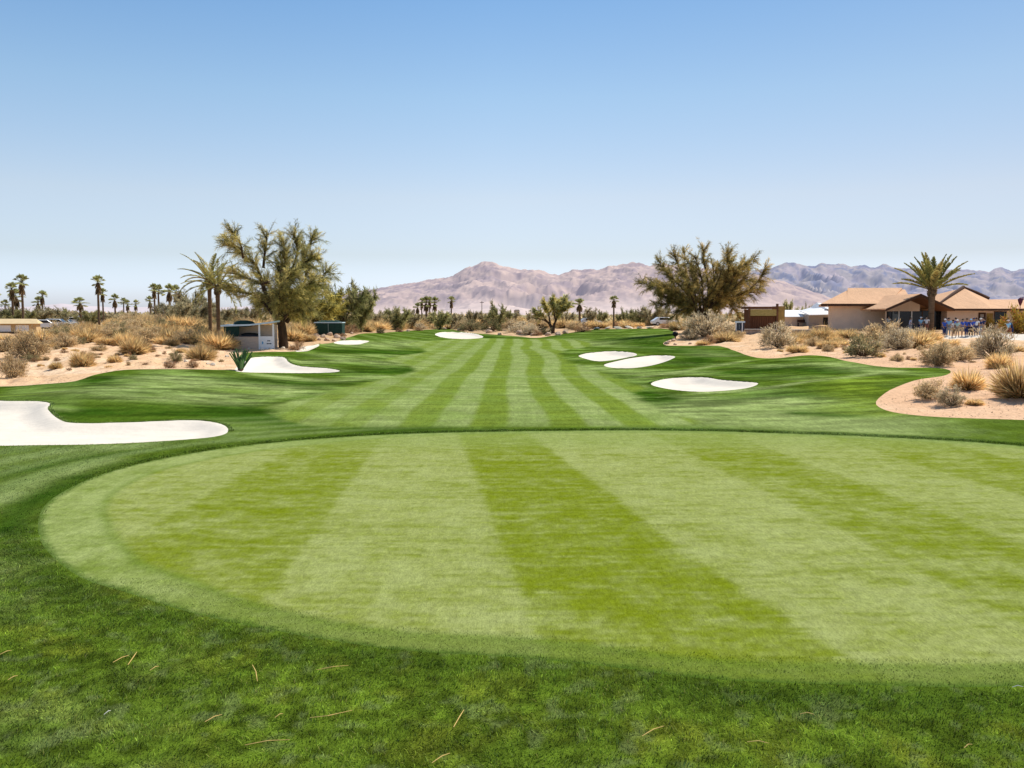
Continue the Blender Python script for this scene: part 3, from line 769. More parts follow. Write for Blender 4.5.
for kd in BNAME:
    for v in range(3):
        br, fo = bush_mesh(kd, 100 + v + 10 * len(kd) + sum(map(ord, kd)))
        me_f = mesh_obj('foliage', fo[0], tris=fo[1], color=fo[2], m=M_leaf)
        me_b = br.build('branches', M_twig) if br else None
        BUSH[kd, v] = (me_f, me_b)
bush_log = []
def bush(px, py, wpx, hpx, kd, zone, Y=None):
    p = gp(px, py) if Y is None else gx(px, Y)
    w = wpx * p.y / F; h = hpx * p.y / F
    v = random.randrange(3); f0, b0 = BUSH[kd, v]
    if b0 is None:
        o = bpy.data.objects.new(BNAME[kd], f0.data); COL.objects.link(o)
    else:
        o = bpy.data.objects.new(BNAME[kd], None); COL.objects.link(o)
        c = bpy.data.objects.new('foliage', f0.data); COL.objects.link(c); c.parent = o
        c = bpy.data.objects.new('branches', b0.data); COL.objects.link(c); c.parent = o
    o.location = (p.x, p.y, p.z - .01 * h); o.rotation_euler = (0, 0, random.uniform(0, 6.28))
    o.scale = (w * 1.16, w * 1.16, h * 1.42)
    bush_log.append((kd, zone, px, o)); return o

# ---- branching trees
def limb_mesh(limbs, base_r):
    mb = MB()
    for pts, r0, r1 in limbs:
        # smooth the spine
        q = [np.array(p, float) for p in pts]; out = []
        for i in range(len(q) - 1):
            p0 = q[max(i - 1, 0)]; p3 = q[min(i + 2, len(q) - 1)]
            for k in range(4):
                t = k / 4; out.append(.5 * (2 * q[i] + (q[i + 1] - p0) * t + (2 * p0 - 5 * q[i] + 4 * q[i + 1] - p3) * t * t + (3 * q[i] - p0 - 3 * q[i + 1] + p3) * t ** 3))
        out.append(q[-1]); n = len(out)
        rad = [(r0 + (r1 - r0) * (i / (n - 1)) ** .8) * random.uniform(.9, 1.1) for i in range(n)]
        mb.tube(out, rad, 7 if r0 > .08 else 5, True)
    return mb

def brush(g, limbs, n_twig, tlen, needles, nlen, wid, cols, centre, up=.35, start=.35, jit=.5, droop=.12, thin=None, spread=.55):
    """feathery sprays of needles carried on twigs along the limbs"""
    spl = []
    for pts, r0, r1 in limbs:
        if r0 > .3: continue
        q = np.array(pts, float); seg = np.linalg.norm(np.diff(q, axis=0), axis=1); spl.append((q, seg, seg.sum()))
    tot = sum(s[2] for s in spl); twigs = []
    for q, seg, L in spl:
        for _ in range(max(2, int(n_twig * L / tot))):
            d = (start + (1 - start) * g.uniform(0, 1) ** .75) * L
            i = 0
            while i < len(seg) - 1 and d > seg[i]: d -= seg[i]; i += 1
            p = q[i] + (q[i + 1] - q[i]) * min(d / seg[i], 1)
            along = unit(q[i + 1] - q[i])
            dirn = unit(unit(p - centre) * .8 + along * .7 + g.normal(0, jit, 3) + np.array((0, 0, up)))
            twigs.append((p, dirn, g.uniform(.55, 1.2) * tlen))
    tw = MB(); P0 = []; D = []; C = []; L = []
    for p, d, l in twigs:
        e = p + d * l; tw.tube([p, (p + e) / 2 + g.normal(0, .04 * l, 3), e], [.03, .02, .008], 3, False)
        n = int(needles * g.uniform(.6, 1.3))
        t = g.uniform(.1, 1.0, n)
        P0.append(p + d * l * t[:, None] + g.normal(0, .05 * l, (n, 3)))
        D.append(unit(d + g.normal(0, spread, (n, 3)) + np.array((0, 0, .15))))
        tint = cols[g.integers(0, len(cols))] * g.uniform(.7, 1.3)
        C.append(tint * g.uniform(.6, 1.4, n)[:, None]); L.append(g.uniform(.5, 1.1, n) * nlen)
    tv = np.array(tw.v); tq = np.array(tw.f); tt = np.r_[tq[:, [0, 1, 2]], tq[:, [0, 2, 3]]]
    P0 = np.concatenate(P0); D = np.concatenate(D); C = np.concatenate(C); L = np.concatenate(L)
    return merge([ribbons(P0, D, L, wid * g.uniform(.7, 1.3, len(P0)), C, droop, .62, g), (tv, tt, np.tile((.10, .07, .045), (len(tv), 1)))])

def tree_obj(name, label, cat, loc, limbs, br, group=None, rz=0.0, bark=None):
    fo = br
    root = thing(name, label, cat, loc, rz, group)
    mb = limb_mesh(limbs, 0)
    t = mb.build('trunk', bark or M_bark, root, smooth=True)
    mesh_obj('crown', fo[0], tris=fo[1], color=fo[2], m=M_leaf, parent=root)
    return root

def tree_from_pixels(zx, zy, sc, limbs_z, Y, base_z, seed, depth):
    """limbs drawn as in the photograph; depth spreads them front to back round the trunk"""
    g = np.random.default_rng(seed); out = []
    k = Y / F / sc
    for pts, r0, r1, dd in limbs_z:
        L = []
        for i, (a, b) in enumerate(pts):
            f = max(0.0, (base_z[1] - b) * k)
            L.append(((a - base_z[0]) * k, dd * depth * min(1, f / 5.0), (base_z[1] - b) * k))
        out.append((L, r0, r1))
    return out
# ================================================================ THE TWO BIG TREES
OLIVE = [np.array(c) for c in ((.50, .43, .15), (.62, .52, .17), (.38, .35, .135), (.70, .57, .22), (.31, .295, .125))]
def fill_limbs(L, n, c, r, foot, seed):
    g = np.random.default_rng(seed); out = list(L)
    for k in range(n):
        t = g.uniform(0, 2 * math.pi); q = g.uniform(.35, .92)
        e = (c[0] + math.cos(t) * r[0] * q, c[1] + math.sin(t) * r[1] * q)
        m = (foot[0] * .45 + e[0] * .55 + g.normal(0, 12), foot[1] * .45 + e[1] * .55 - 18)
        out.append(([foot, m, e, (e[0] + (e[0] - c[0]) * .12, e[1] + 10)], .10, .025, g.uniform(-1.2, 1.2)))
    return out
g = np.random.default_rng(5)
bz = (425, 578)
Lz = [ # (zoomed pixel polyline, base radius, end radius, depth)
    ([(425,582),(422,530),(418,480),(410,450)], .44, .32, 0),
    ([(414,462),(385,400),(362,340),(346,280),(325,228),(270,188),(215,130)], .26, .04, -.3),
    ([(352,300),(310,302),(270,288),(225,270),(190,262)], .13, .03, .5),
    ([(334,240),(340,190),(350,135),(352,92)], .13, .03, .3),
    ([(300,210),(290,150),(262,110)], .10, .03, -.8),
    ([(412,455),(405,390),(415,330),(428,270),(432,190),(425,140)], .26, .04, .2),
    ([(428,275),(455,215),(470,160),(455,98)], .14, .03, .6),
    ([(432,262),(490,250),(540,220),(600,205)], .15, .03, -.4),
    ([(440,300),(500,230),(530,150),(552,112)], .15, .03, .2),
    ([(422,480),(455,438),(500,420),(535,405),(560,420)], .20, .04, -.6),
    ([(425,470),(480,370),(530,320),(580,250)], .18, .03, .9),
    ([(405,450),(370,425),(330,400),(288,372)], .16, .03, .7),
    ([(405,440),(350,360),(300,350),(250,330)], .14, .03, -.9),
    ([(420,440),(450,350),(480,300),(505,270)], .17, .03, -1.0),
    ([(410,440),(380,330),(390,260),(380,180)], .17, .03, 1.0),
    ([(410,445),(372,350),(330,330),(300,270)], .15, .03, 1.1),
]
LB = gp(283.5, 348)
Lz = fill_limbs(Lz, 9, (418, 300), (165, 150), (415, 440), 3)
limbs = tree_from_pixels(170, 200, 3.84, Lz, LB.y * .91, bz, 5, 3.0)
br = brush(g, limbs, 1080, 1.25, 56, .50, .022, OLIVE, np.array((0, 0, 4.0)), start=.14, jit=.95, up=.06, droop=.32)
tree_obj('tamarisk_tree', 'tall open tree with feathery olive crown standing right behind the starter kiosk', 'tree', LB, limbs, br)

g = np.random.default_rng(6)
bz = (335, 470)
Lz = [
    ([(312,472),(312,430),(318,380)], .50, .34, 0),
    ([(345,472),(350,420),(352,370)], .40, .28, .2),
    ([(318,400),(305,330),(285,250),(250,180),(226,118)], .28, .04, .3),
    ([(352,390),(368,310),(362,240),(345,170),(340,105)], .26, .04, -.3),
    ([(358,430),(392,350),(415,285),(455,240),(475,170),(462,115)], .28, .04, .4),
    ([(395,345),(470,315),(535,285),(580,240),(604,190)], .20, .03, -.4),
    ([(450,325),(520,300),(590,290),(620,270)], .14, .03, .6),
    ([(316,410),(270,345),(220,335),(160,350),(140,345)], .18, .03, -.4),
    ([(304,330),(250,270),(195,215),(150,160)], .18, .03, -.2),
    ([(300,320),(240,275),(170,250),(90,250)], .15, .03, .6),
    ([(420,280),(480,220),(540,170),(580,140)], .16, .03, .1),
    ([(410,310),(455,350),(490,385),(495,400)], .13, .03, -.8),
    ([(330,400),(290,360),(245,370),(215,395)], .14, .03, -.9),
    ([(340,380),(330,300),(300,210),(290,110)], .2, .03, 1.0),
    ([(350,380),(400,300),(430,200),(420,130)], .2, .03, -1.0),
    ([(320,390),(260,310),(230,230),(180,150)], .18, .03, .9),
    ([(350,390),(420,330),(500,260),(540,200)], .18, .03, 1.1),
    ([(330,400),(340,330),(370,270),(400,190)], .18, .03, -1.2),
    ([(320,400),(280,320),(250,270),(210,240)], .16, .03, -1.2),
    ([(340,380),(345,310),(330,250),(310,190)], .14, .03, .4),
    ([(345,370),(390,300),(385,230),(395,180)], .14, .03, -.5),
    ([(350,390),(430,360),(470,340),(510,330)], .13, .03, .9),
    ([(330,400),(300,350),(270,310),(230,300)], .13, .03, .2),
]
RB = gp(699, 332)
Lz = fill_limbs(Lz, 22, (350, 265), (240, 140), (345, 390), 4)
limbs = tree_from_pixels(620, 220, 4.27, Lz, RB.y * .97, bz, 6, 3.4)
br = brush(g, limbs, 2000, 1.3, 54, .52, .026, [c * np.array((1.10, .98, .92)) for c in OLIVE], np.array((0, 0, 3.6)), start=.14, jit=.95, up=.05, droop=.32)
tree_obj('tamarisk_tree', 'broad tree with several dark trunks and olive crown, beside the brown shed', 'tree', RB, limbs, br)

# ================================================================ GENERIC DESERT TREES
def generic_tree(seed, H, Wd, cols, nlimb=7, n_twig=110, needles=40, nlen=.55, wid=.05, fork=.25, lean=0.0, tlen=.8, up=.35):
    g = np.random.default_rng(seed); limbs = [([(0, 0, -.2), (lean * .3, 0, H * fork * .6), (lean * .6, 0, H * fork)], H * .045, H * .03)]
    for i in range(nlimb):
        az = 2 * math.pi * i / nlimb + g.uniform(-.4, .4); r = Wd * .5 * g.uniform(.45, .95); hh = H * g.uniform(.55, .98) * (1 - .25 * (r / (Wd * .5)) ** 2)
        e = np.array((math.cos(az) * r + lean, math.sin(az) * r, hh)); s = np.array((lean * .6, 0, H * fork * .95))
        m1 = s + (e - s) * .4 + g.normal(0, .05 * H, 3) + (0, 0, .06 * H); m2 = s + (e - s) * .75 + g.normal(0, .04 * H, 3)
        limbs.append(([s, m1, m2, e], H * .022, H * .005))
    return limbs, brush(g, limbs, n_twig, tlen, needles, nlen, wid, cols, np.array((lean * .6, 0, H * .35)), up=up, start=.05, jit=1.0, spread=.8)
GREY = [np.array(c) for c in ((.46, .405, .23), (.54, .46, .27), (.38, .34, .195), (.60, .48, .28))]
GRN = [np.array(c) for c in ((.40, .385, .16), (.50, .46, .19), (.32, .31, .14), (.56, .48, .23))]
YEL = [np.array(c) for c in ((.58, .47, .11), (.50, .42, .11), (.66, .53, .14), (.40, .36, .12))]
tree_log = []
PROTO = {}
def proto(kind, v):
    if (kind, v) not in PROTO:
        sp = {'grey': (GREY, 6, 9, 330, 26), 'green': (GRN, 6, 9, 330, 26), 'yellow': (YEL, 6, 10, 260, 28)}[kind]
        limbs, br = generic_tree(200 + v * 7 + len(kind) * 31, 4.0, sp[1], sp[0], sp[2], sp[3], sp[4], .5, .05, fork=.12, tlen=.9, up=.15)
        PROTO[kind, v] = (tree_obj('desert_tree', None, None, (0, 0, 0), limbs, br), [False])
    return PROTO[kind, v]
def dtree(px, Y, top_py, wpx, kind, zone, v=None):
    p = gx(px, Y); v = random.randrange(3) if v is None else v
    pr, used = proto(kind, v)
    o = pr if not used[0] else copy_tree(pr); used[0] = True
    H = at(px, top_py, Y).z - p.z; w = wpx * Y / F
    o.location = (p.x, p.y, p.z - .05); o.scale = (w / 5.4, w / 5.4, H / 4.15); o.rotation_euler = (0, 0, random.uniform(0, 6.28))
    tree_log.append((kind, zone, px, o)); return o

# left of the kiosk
for a in [(-6,140,303,36,'grey'),(20,140,305,34,'green'),(48,142,306,34,'grey'),(92,150,308,30,'green'),(120,150,309,30,'grey'),(5,150,306,30,'grey'),(30,165,305,34,'grey'),(56,170,306,30,'green'),(68,185,309,20,'grey'),(84,180,308,24,'grey'),(112,190,309,24,'grey'),(128,175,311,20,'green'),(142,190,313,20,'grey')]:
    dtree(*a, 'behind the left sand bank')
for a in [(182,98,300,34,'grey'),(200,102,293,36,'grey'),(226,104,303,30,'grey'),(172,112,297,30,'grey'),(190,104,289,36,'grey'),(204,118,297,22,'green'),(236,120,304,26,'grey'),(252,118,306,26,'grey')]:
    dtree(*a, 'left of the tall kiosk tree')
for a in [(320,104,284,60,'yellow'),(343,112,276,48,'green'),(361,116,283,32,'green'),(300,110,306,36,'yellow')]:
    dtree(*a, 'behind the dark green storage box')
for a in [(376,160,309,20,'grey'),(398,150,304,30,'green'),(412,170,309,16,'grey'),(440,165,308,24,'green'),(455,175,309,18,'grey'),(472,180,306,14,'grey'),(486,190,307,16,'grey'),(500,160,300,25,'green'),(512,172,308,16,'grey'),(566,180,308,22,'grey'),(591,175,307,16,'grey'),(602,185,308,14,'green'),
          (625,170,307,20,'green'),(640,165,306,22,'green'),(652,160,302,26,'grey'),(664,170,305,16,'grey'),(533,185,309,14,'grey'),(428,190,310,16,'grey')]:
    dtree(*a, 'in the far row beyond the fairway')
for a in [(788,130,297,14,'green'),(800,135,304,10,'green'),(806,138,302,12,'green'),(757,125,306,14,'grey')]:
    dtree(*a, 'behind the white flat roofed building')
# dark forked tree in the middle distance
limbs = [([(0,0,-.2),(-.25,0,.6),(-.7,0,1.5),(-1.6,.2,2.1),(-3.0,.3,2.3)], .36, .08), ([(-.1,0,.4),(.1,0,1.4),(.5,0,2.4),(.7,.2,4.4)], .30, .06), ([(.4,0,2.2),(1.4,-.2,3.6),(2.2,-.3,4.2)], .12, .04), ([(-.5,0,1.3),(-.8,.3,3.0),(-1.4,.3,4.4)], .16, .04),
         ([(.3,0,1.9),(0,-.6,3.4),(-.2,-.8,5.0)], .14, .04), ([(.5,0,2.4),(1.2,.6,4.2),(1.6,.7,5.2)], .12, .04), ([(-.7,0,1.5),(-1.9,-.5,2.8),(-2.7,-.6,3.2)], .12, .04)]
tb = gx(553.5, 140); g = np.random.default_rng(77)
tree_obj('desert_tree', 'round green tree with dark forked trunk in front of the mountains, mid fairway end', 'tree', tb, limbs, brush(g, limbs, 260, 1.0, 44, .6, .05, [(c * 1.35) for c in GRN] + YEL[1:3], np.array((-.2, 0, 1.8)), start=.4, jit=.9, up=.2))

# ================================================================ PALMS
def as_tris(mb, col):
    q = np.array(mb.f); return np.array(mb.v), np.r_[q[:, [0, 1, 2]], q[:, [0, 2, 3]]], np.tile(col, (len(mb.v), 1))
def fan_palm(seed, H, skirt=True, r=.2):
    g = np.random.default_rng(seed); root = thing('fan_palm', None, 'palm')
    sw = g.normal(0, .012 * H, 2)
    pts = [(sw[0] * t * t, sw[1] * t * t, H * t - .2 * (t == 0)) for t in np.linspace(0, 1, 7)]
    MB().tube(pts, [r * 1.35, r * 1.1, r, r, r * .95, r * .9, r * .8], 8).build('trunk', M_palmbark, root, smooth=True)
    top = np.array(pts[-1]); parts = []; pet = MB()
    for i in range(30):
        az = g.uniform(0, 6.283); el = g.uniform(-.45, 1.5)
        d = np.array((math.cos(az) * math.cos(el), math.sin(az) * math.cos(el), math.sin(el))); pl = g.uniform(.6, .95)
        e = top + d * pl; pet.tube([top, e], [.025, .015], 3, False)
        sd_ = unit(np.cross(d, (0, 0, 1))); upv = np.cross(sd_, d)
        a = np.linspace(-1.15, 1.15, 13); D = d * np.cos(a)[:, None] + (sd_ * np.sin(a)[:, None]) + upv * .1
        col = np.array((.46, .46, .20)) * g.uniform(.6, 1.5)
        parts.append(ribbons(np.tile(e, (13, 1)), D, g.uniform(.55, .8), .12, col * g.uniform(.8, 1.2, (13, 1)), .25, .9, g))
    parts.append(as_tris(pet, (.26, .22, .10))); v, t, c = merge(parts); mesh_obj('crown', v, tris=t, color=c, m=M_frond, parent=root)
    if skirt:
        n = 150; az = g.uniform(0, 6.283, n); zz = H - g.uniform(.05, .2 * H, n)
        D = np.c_[np.cos(az) * .45, np.sin(az) * .45, -np.ones(n)]
        P0 = np.c_[np.cos(az) * .2 + top[0], np.sin(az) * .2 + top[1], zz]
        v, t, c = ribbons(P0, D, g.uniform(.5, 1.0, n), .14, np.array((.33, .235, .13)) * g.uniform(.5, 1.3, (n, 1)), 0, .8, g)
        mesh_obj('dead_frond_skirt', v, tris=t, color=c, m=M_leaf, parent=root)
    return root
def feather_palm(seed, H, nfr, flen, r, cols, el0=-.1, el1=1.45, droop=.9, boots=True, name='date_palm', leaflet=.34, lw=.035):
    g = np.random.default_rng(seed); root = thing(name, None, 'palm')
    pts = [(0, 0, H * t - .2 * (t == 0)) for t in np.linspace(0, 1, 7)]
    MB().tube(pts, [r * 1.15, r, r * .95, r * .95, r, r * 1.1, r * 1.25], 9).build('trunk', M_palmbark, root, smooth=True)
    top = np.array((0, 0, H)); stem = MB(); parts = []
    for i in range(nfr):
        az = i * 2.39996 + g.uniform(-.2, .2); el = el0 + (el1 - el0) * ((i + .5) / nfr) ** .9
        L = flen * g.uniform(.85, 1.1); h = np.array((math.cos(az), math.sin(az), 0)); p = [top + h * r * .8]
        e = el; n = 10
        for k in range(n):
            p.append(p[-1] + (h * math.cos(e) + np.array((0, 0, math.sin(e)))) * L / n); e -= droop / n * (1.2 - .5 * math.sin(el)) * (.5 + k / n)
        p = np.array(p); stem.tube(p, np.linspace(.045, .01, n + 1), 4, False)
        m = 46; t = np.linspace(.12, 1, m) * n; ii = np.minimum(t.astype(int), n - 1); f = (t - ii)[:, None]
        q = p[ii] * (1 - f) + p[ii + 1] * f; dd = unit(p[ii + 1] - p[ii]); side = unit(np.cross(dd, np.array((0, 0, 1.0)))); upv = np.cross(side, dd)
        ll = leaflet * np.sin(np.clip(t / n, .0, 1) * 2.6 + .45) + .06
        for s in (-1, 1):
            D = side * s * .75 + dd * .75 + upv * .30 + g.normal(0, .08, (m, 3))
            parts.append(ribbons(q, D, np.maximum(ll, .08), lw, cols[i % len(cols)] * g.uniform(.65, 1.35, (m, 1)), .12, .8, g))
    parts.append(as_tris(stem, (.34, .28, .13))); v, t, c = merge(parts); mesh_obj('crown', v, tris=t, color=c, m=M_frond, parent=root)
    if boots:
        n = 220; az = g.uniform(0, 6.283, n); zz = H - g.uniform(-.15, 1.0, n) ** 1.0 * .16 * H
        P0 = np.c_[np.cos(az) * r, np.sin(az) * r, zz]; D = np.c_[np.cos(az) * .7, np.sin(az) * .7, np.ones(n)]
        v, t, c = ribbons(P0, D, g.uniform(.2, .42, n), .12, np.array((.36, .27, .17)) * g.uniform(.5, 1.2, (n, 1)), 0, .7, g)
        mesh_obj('frond_boots', v, tris=t, color=c, m=M_leaf, parent=root)
    return root
palm_log = []
FP = [[fan_palm(31, 7.0), False, 7.0], [fan_palm(32, 4.5), False, 4.5], [fan_palm(33, 5.5, False), False, 5.5]]
def fpalm(px, Y, top, k, zone, sc=1.0):
    p = gx(px, Y); pr = FP[k]
    o = pr[0] if not pr[1] else copy_tree(pr[0]); pr[1] = True
    H = at(px, top, Y).z - p.z; s = H / (pr[2] + .95)
    o.location = p; o.scale = (s * sc * .88, s * sc * .88, s); o.rotation_euler = (0, 0, random.uniform(0, 6.28)); palm_log.append((zone, px, o)); return o
for a in [(-3,150,288,0),(7,160,301,2),(14.5,140,283.5,0),(18.5,150,291,1),(24.5,130,275.5,0),(44,150,291.5,0),(40,165,298,1)]: fpalm(*a, 'above the tan roofed hut')
for a in [(82,160,299,1,1.5),(100,135,276.5,0),(104.5,145,289,0),(116.5,165,295.5,1),(125,175,299,2),(129,160,301,1),(137,165,301,1)]: fpalm(*a[:4], 'beyond the left sand bank', *(a[4:]))
for a in [(151.5,165,297.5,1),(156,130,284.5,0),(160,133,286.5,2),(171,150,286,1),(178,155,287,1)]: fpalm(*a, 'near the grey green trees')
for a in [(422,200,298.5,0),(426.5,190,298,1),(430,195,297.5,0),(435,205,298.5,1),(418,205,304,1),(451.5,195,297,0)]: fpalm(*a, 'beyond the far fairway bunker')
fpalm(579.5, 165, 300, 1, 'right of the forked tree', 1.4); fpalm(613.5, 150, 296.5, 0, 'right of the forked tree', 1.25)

PG = [np.array(c) for c in ((.38, .36, .115), (.46, .42, .14), (.29, .29, .105), (.54, .45, .165))]
cp = feather_palm(41, 4.3, 28, 3.7, .30, PG, el0=.30, el1=1.5, droop=.55, leaflet=.62, lw=.13)
p = gx(930, 92); cp.location = p
tag(cp, 'thick trunked feather palm standing in front of the tan clubhouse', 'palm')
for k, (px, Y, H, fl, lab, rz) in enumerate([(211, 80, 5.2, 3.0, 'left of two feather palms beside the kiosk, shorter with pale trunk', 0), (219, 77, 4.7, 3.1, 'right of two feather palms beside the kiosk, red brown trunk under drooping fronds', 1)]):
    o = feather_palm(51 + k, H, 22, fl, .17, [c * 1.05 for c in PG], el0=-.45, el1=1.4, droop=1.0, leaflet=.38, lw=.045)
    o.location = gx(px, Y); o.rotation_euler = (0, 0, rz); tag(o, lab, 'palm')

# ================================================================ BUSHES
Zl = 'on the left sand slope'
for a in [(13,377,19,25,'twiggy'),(31,358,30,29,'twiggy'),(83,366.5,20,19,'gold'),(114.5,363.5,12,10,'gold'),(56,371,10,9,'gold'),(133,360,8,6,'olive'),(134,354.5,25,20,'gold'),(150,353,10,7,'rust'),(170,367.5,11,8,'rust'),(193,367.5,10,8,'rust'),
          (176,362,11,12,'olive'),(181,354,9,6,'gold'),(201,360,25,21,'gold'),(172,346.5,13,11,'gold'),(69,371,5,3,'rust'),(31,362,13,8,'olive'),(99,350,12,8,'twiggy'),(147,347.5,8,5,'gold')]: bush(*a, Zl)
Zm = 'along the left sand crest'
for a in [(64,347,22,16,'twiggy'),(86,343,27,18,'gold'),(110,339,28,18,'twiggy'),(122,340,14,13,'olive'),(152,342,32,19,'gold'),(188,345,23,15,'twiggy'),(4,351,20,16,'twiggy'),(21,349,23,14,'twiggy'),(40,341,26,14,'gold'),(6,341,24,9,'gold'),(72,337,24,13,'gold'),(134,337,20,13,'twiggy'),(172,337,24,14,'gold'),
          (180,330,28,17,'gold'),(202,338,22,15,'gold'),(219,350,28,20,'gold'),(213,338,16,12,'twiggy'),(52,337,18,8,'twiggy'),(97,334,22,11,'gold'),(160,332,24,13,'gold'),(120,330,24,9,'gold'),(143,329,22,9,'gold'),(90,328,18,6,'gold'),(200,328,20,12,'gold'),(214,327,14,10,'gold'),(107,345,18,10,'gold'),(198,346,14,10,'olive'),(48,348,14,10,'gold'),(164,345,16,10,'gold'),(77,345,14,9,'olive'),
          (66,341,16,9,'gold'),(128,344,16,9,'gold'),(142,349,12,8,'twiggy'),(186,338,16,11,'gold'),(224,338,14,12,'gold'),(30,340,18,9,'twiggy')]: bush(*a, Zm)
Zk = 'near the starter kiosk'
for a in [(297,350.5,13,10,'rust'),(293,340,22,16,'gold'),(303,334,20,16,'gold'),(246,332,22,10,'twiggy'),(310,341,12,9,'gold'),(290,333,18,12,'twiggy'),(350,333,16,9,'rust'),(232,330,16,10,'gold'),(355,330,20,13,'twiggy'),(262,334,24,12,'gold'),(340,338,10,5,'rust')]: bush(*a, Zk)
Zc = 'at the fairway end'
for a in [(366,332,16,12,'gold'),(378,330,22,12,'gold'),(392,330,25,14,'gold'),(411,329,28,15,'gold'),(424,327,22,12,'gold'),(380,333.5,7,5,'dark'),(399,332,6,4,'rust'),(436,328,12,6,'gold'),(471,331,18,12,'olive'),(492,331,17,12,'dark'),(460,327,16,9,'gold'),(485,327,18,12,'gold'),(523,332.5,27,11,'sage'),
          (513,330,18,12,'twiggy'),(545,334,12,9,'olive'),(537,336,8,6,'rust'),(565,328,26,11,'gold'),(583,332,13,9,'rust'),(574,330,14,8,'twiggy'),(600,328,18,9,'gold'),(627,328,14,6,'gold'),(447,326,14,7,'gold'),(502,326,16,9,'gold'),(540,328,20,10,'twiggy'),(592,327,12,8,'gold'),(618,327,12,5,'rust'),(638,327,12,6,'gold'),(655,326,18,8,'gold'),
          (478,325,14,9,'sage'),(418,331,8,4,'rust'),(529,335,14,8,'sage'),(389,325,20,12,'gold')]: bush(*a, Zc)
Zt = 'under the broad right tree'
for a in [(705,337.5,32,23,'sage'),(717,334,30,17,'sage'),(726,341.5,24,13,'gold'),(709,344,12,9,'rust'),(703,344.7,12,6,'gold'),(677,330.5,14,13,'gold'),(690,339,16,9,'sage'),(668,328,14,8,'rust'),(716,342,12,9,'gold'),(735,338,14,9,'twiggy')]: bush(*a, Zt)
Zr = 'before the clubhouse'
for a in [(779,348,28,23,'sage'),(822,341,23,18,'gold'),(798,353.5,17,11,'gold'),(813,346.5,15,10,'twiggy'),(828,351.5,10,8,'twiggy'),(847,339,21,11,'gold'),(863,358,28,23,'olive'),(880,344,34,24,'twiggy'),(899,350.5,25,20,'sage'),(917,348,30,20,'gold'),(897,362,11,8,'twiggy'),(880,357.5,9,6,'gold'),
          (939,366.5,27,24,'twiggy'),(959,362.5,26,17,'twiggy'),(932,341,16,14,'gold'),(994,357.5,31,31,'sage'),(999,369,21,19,'gold'),(838,344,14,9,'gold'),(950,348,16,10,'gold'),(908,341,20,12,'sage'),(867,341,16,9,'gold'),(805,341,10,8,'gold'),(968,352,14,9,'gold'),(940,351,18,10,'twiggy'),(978,349,14,12,'twiggy'),(1016,352,18,10,'gold')]: bush(*a, Zr)
Zn = 'in the right sand cove'
for a in [(968,389.5,27,25,'gold'),(928,400.5,25,20,'twiggy'),(951.5,404.5,21,19,'sage'),(975,403.5,15,8,'gold'),(1020,398,42,44,'gold')]: bush(*a, Zn)

random.seed(14)
Zb = 'in the left back rows'
for k in range(70):
    Yb = random.choice([95, 105, 115, 130, 145, 165, 185]) * random.uniform(.95, 1.05); px = random.uniform(38, 262) if Yb < 135 else random.uniform(0, 350)
    if Yb < 112 and px < 60: px += 60
    if 36 < px < 112: px += 90
    bush(px, 0, random.uniform(16, 30) * 105 / Yb, random.uniform(9, 15) * 105 / Yb, random.choice(['gold', 'gold', 'gold', 'twiggy', 'twiggy', 'olive']), Zb, Y=Yb)
Zd = 'in the fairway back rows'
for k in range(46):
    Yb = random.uniform(165, 235); px = random.uniform(355, 690)
    bush(px, 0, random.uniform(12, 22), random.uniform(5, 10), random.choice(['gold', 'gold', 'twiggy', 'sage', 'olive']), Zd, Y=Yb)
# small dry tussocks scattered over the bare sand
random.seed(21)
for k in range(44):
    px, py = random.uniform(2, 225), random.uniform(346, 368)
    bush(px, py, random.uniform(3, 7), random.uniform(2, 5), random.choice(['gold', 'rust', 'twiggy']), 'tuft_left')
for k in range(34):
    px = random.uniform(770, 1020); py = random.uniform(345, 364)
    if py < 352 + (px - 770) * .05 or px > 900: bush(px, py, random.uniform(3, 7), random.uniform(2, 5), random.choice(['gold', 'rust', 'twiggy']), 'tuft_right')

# denser scrub on the shoulder of the left bank and round the right sand
random.seed(33)
for k in range(24):
    px = random.uniform(62, 235); py = random.uniform(335, 351) - .02 * px
    bush(px, py, random.uniform(15, 27), random.uniform(10, 17), random.choice(['gold', 'gold', 'twiggy', 'olive']), Zm)
for k in range(12):
    px = random.uniform(770, 925); bush(px, random.uniform(338, 350), random.uniform(11, 22), random.uniform(8, 15), random.choice(['gold', 'gold', 'twiggy', 'sage']), Zr)
# gravel on the bare sand
g = np.random.default_rng(61); n = 60000
yy = np.sqrt(g.uniform(25 ** 2, 80 ** 2, n)); uu = g.uniform(-.62, .62, n); xx = uu * yy
ok = (sdf(xx, yy, TURF, 2.0) > .1) & (vnoise(xx * .6, yy * .6, 5) > .42)
for b_ in BUNKERS: ok &= sdf(xx, yy, b_, 1.0) > .1
xx, yy = xx[ok][:16000], yy[ok][:16000]; n = len(xx); zz = hs(xx, yy); s = g.uniform(.008, .03, n)
oct_ = np.array(((1, 0, 0), (-1, 0, 0), (0, 1, 0), (0, -1, 0), (0, 0, .7), (0, 0, -.5)))
Vv = (np.c_[xx, yy, zz][:, None] + oct_[None] * (s[:, None, None] * g.uniform(.6, 1.4, (n, 6, 1)))).reshape(-1, 3)
tri = np.array(((0, 2, 4), (2, 1, 4), (1, 3, 4), (3, 0, 4), (2, 0, 5), (1, 2, 5), (3, 1, 5), (0, 3, 5)))
Tt = (np.arange(n)[:, None, None] * 6 + tri[None]).reshape(-1, 3)
cc = np.repeat(np.array((.60, .40, .25)) * g.uniform(.55, 1.3, (n, 1)), 6, 0)
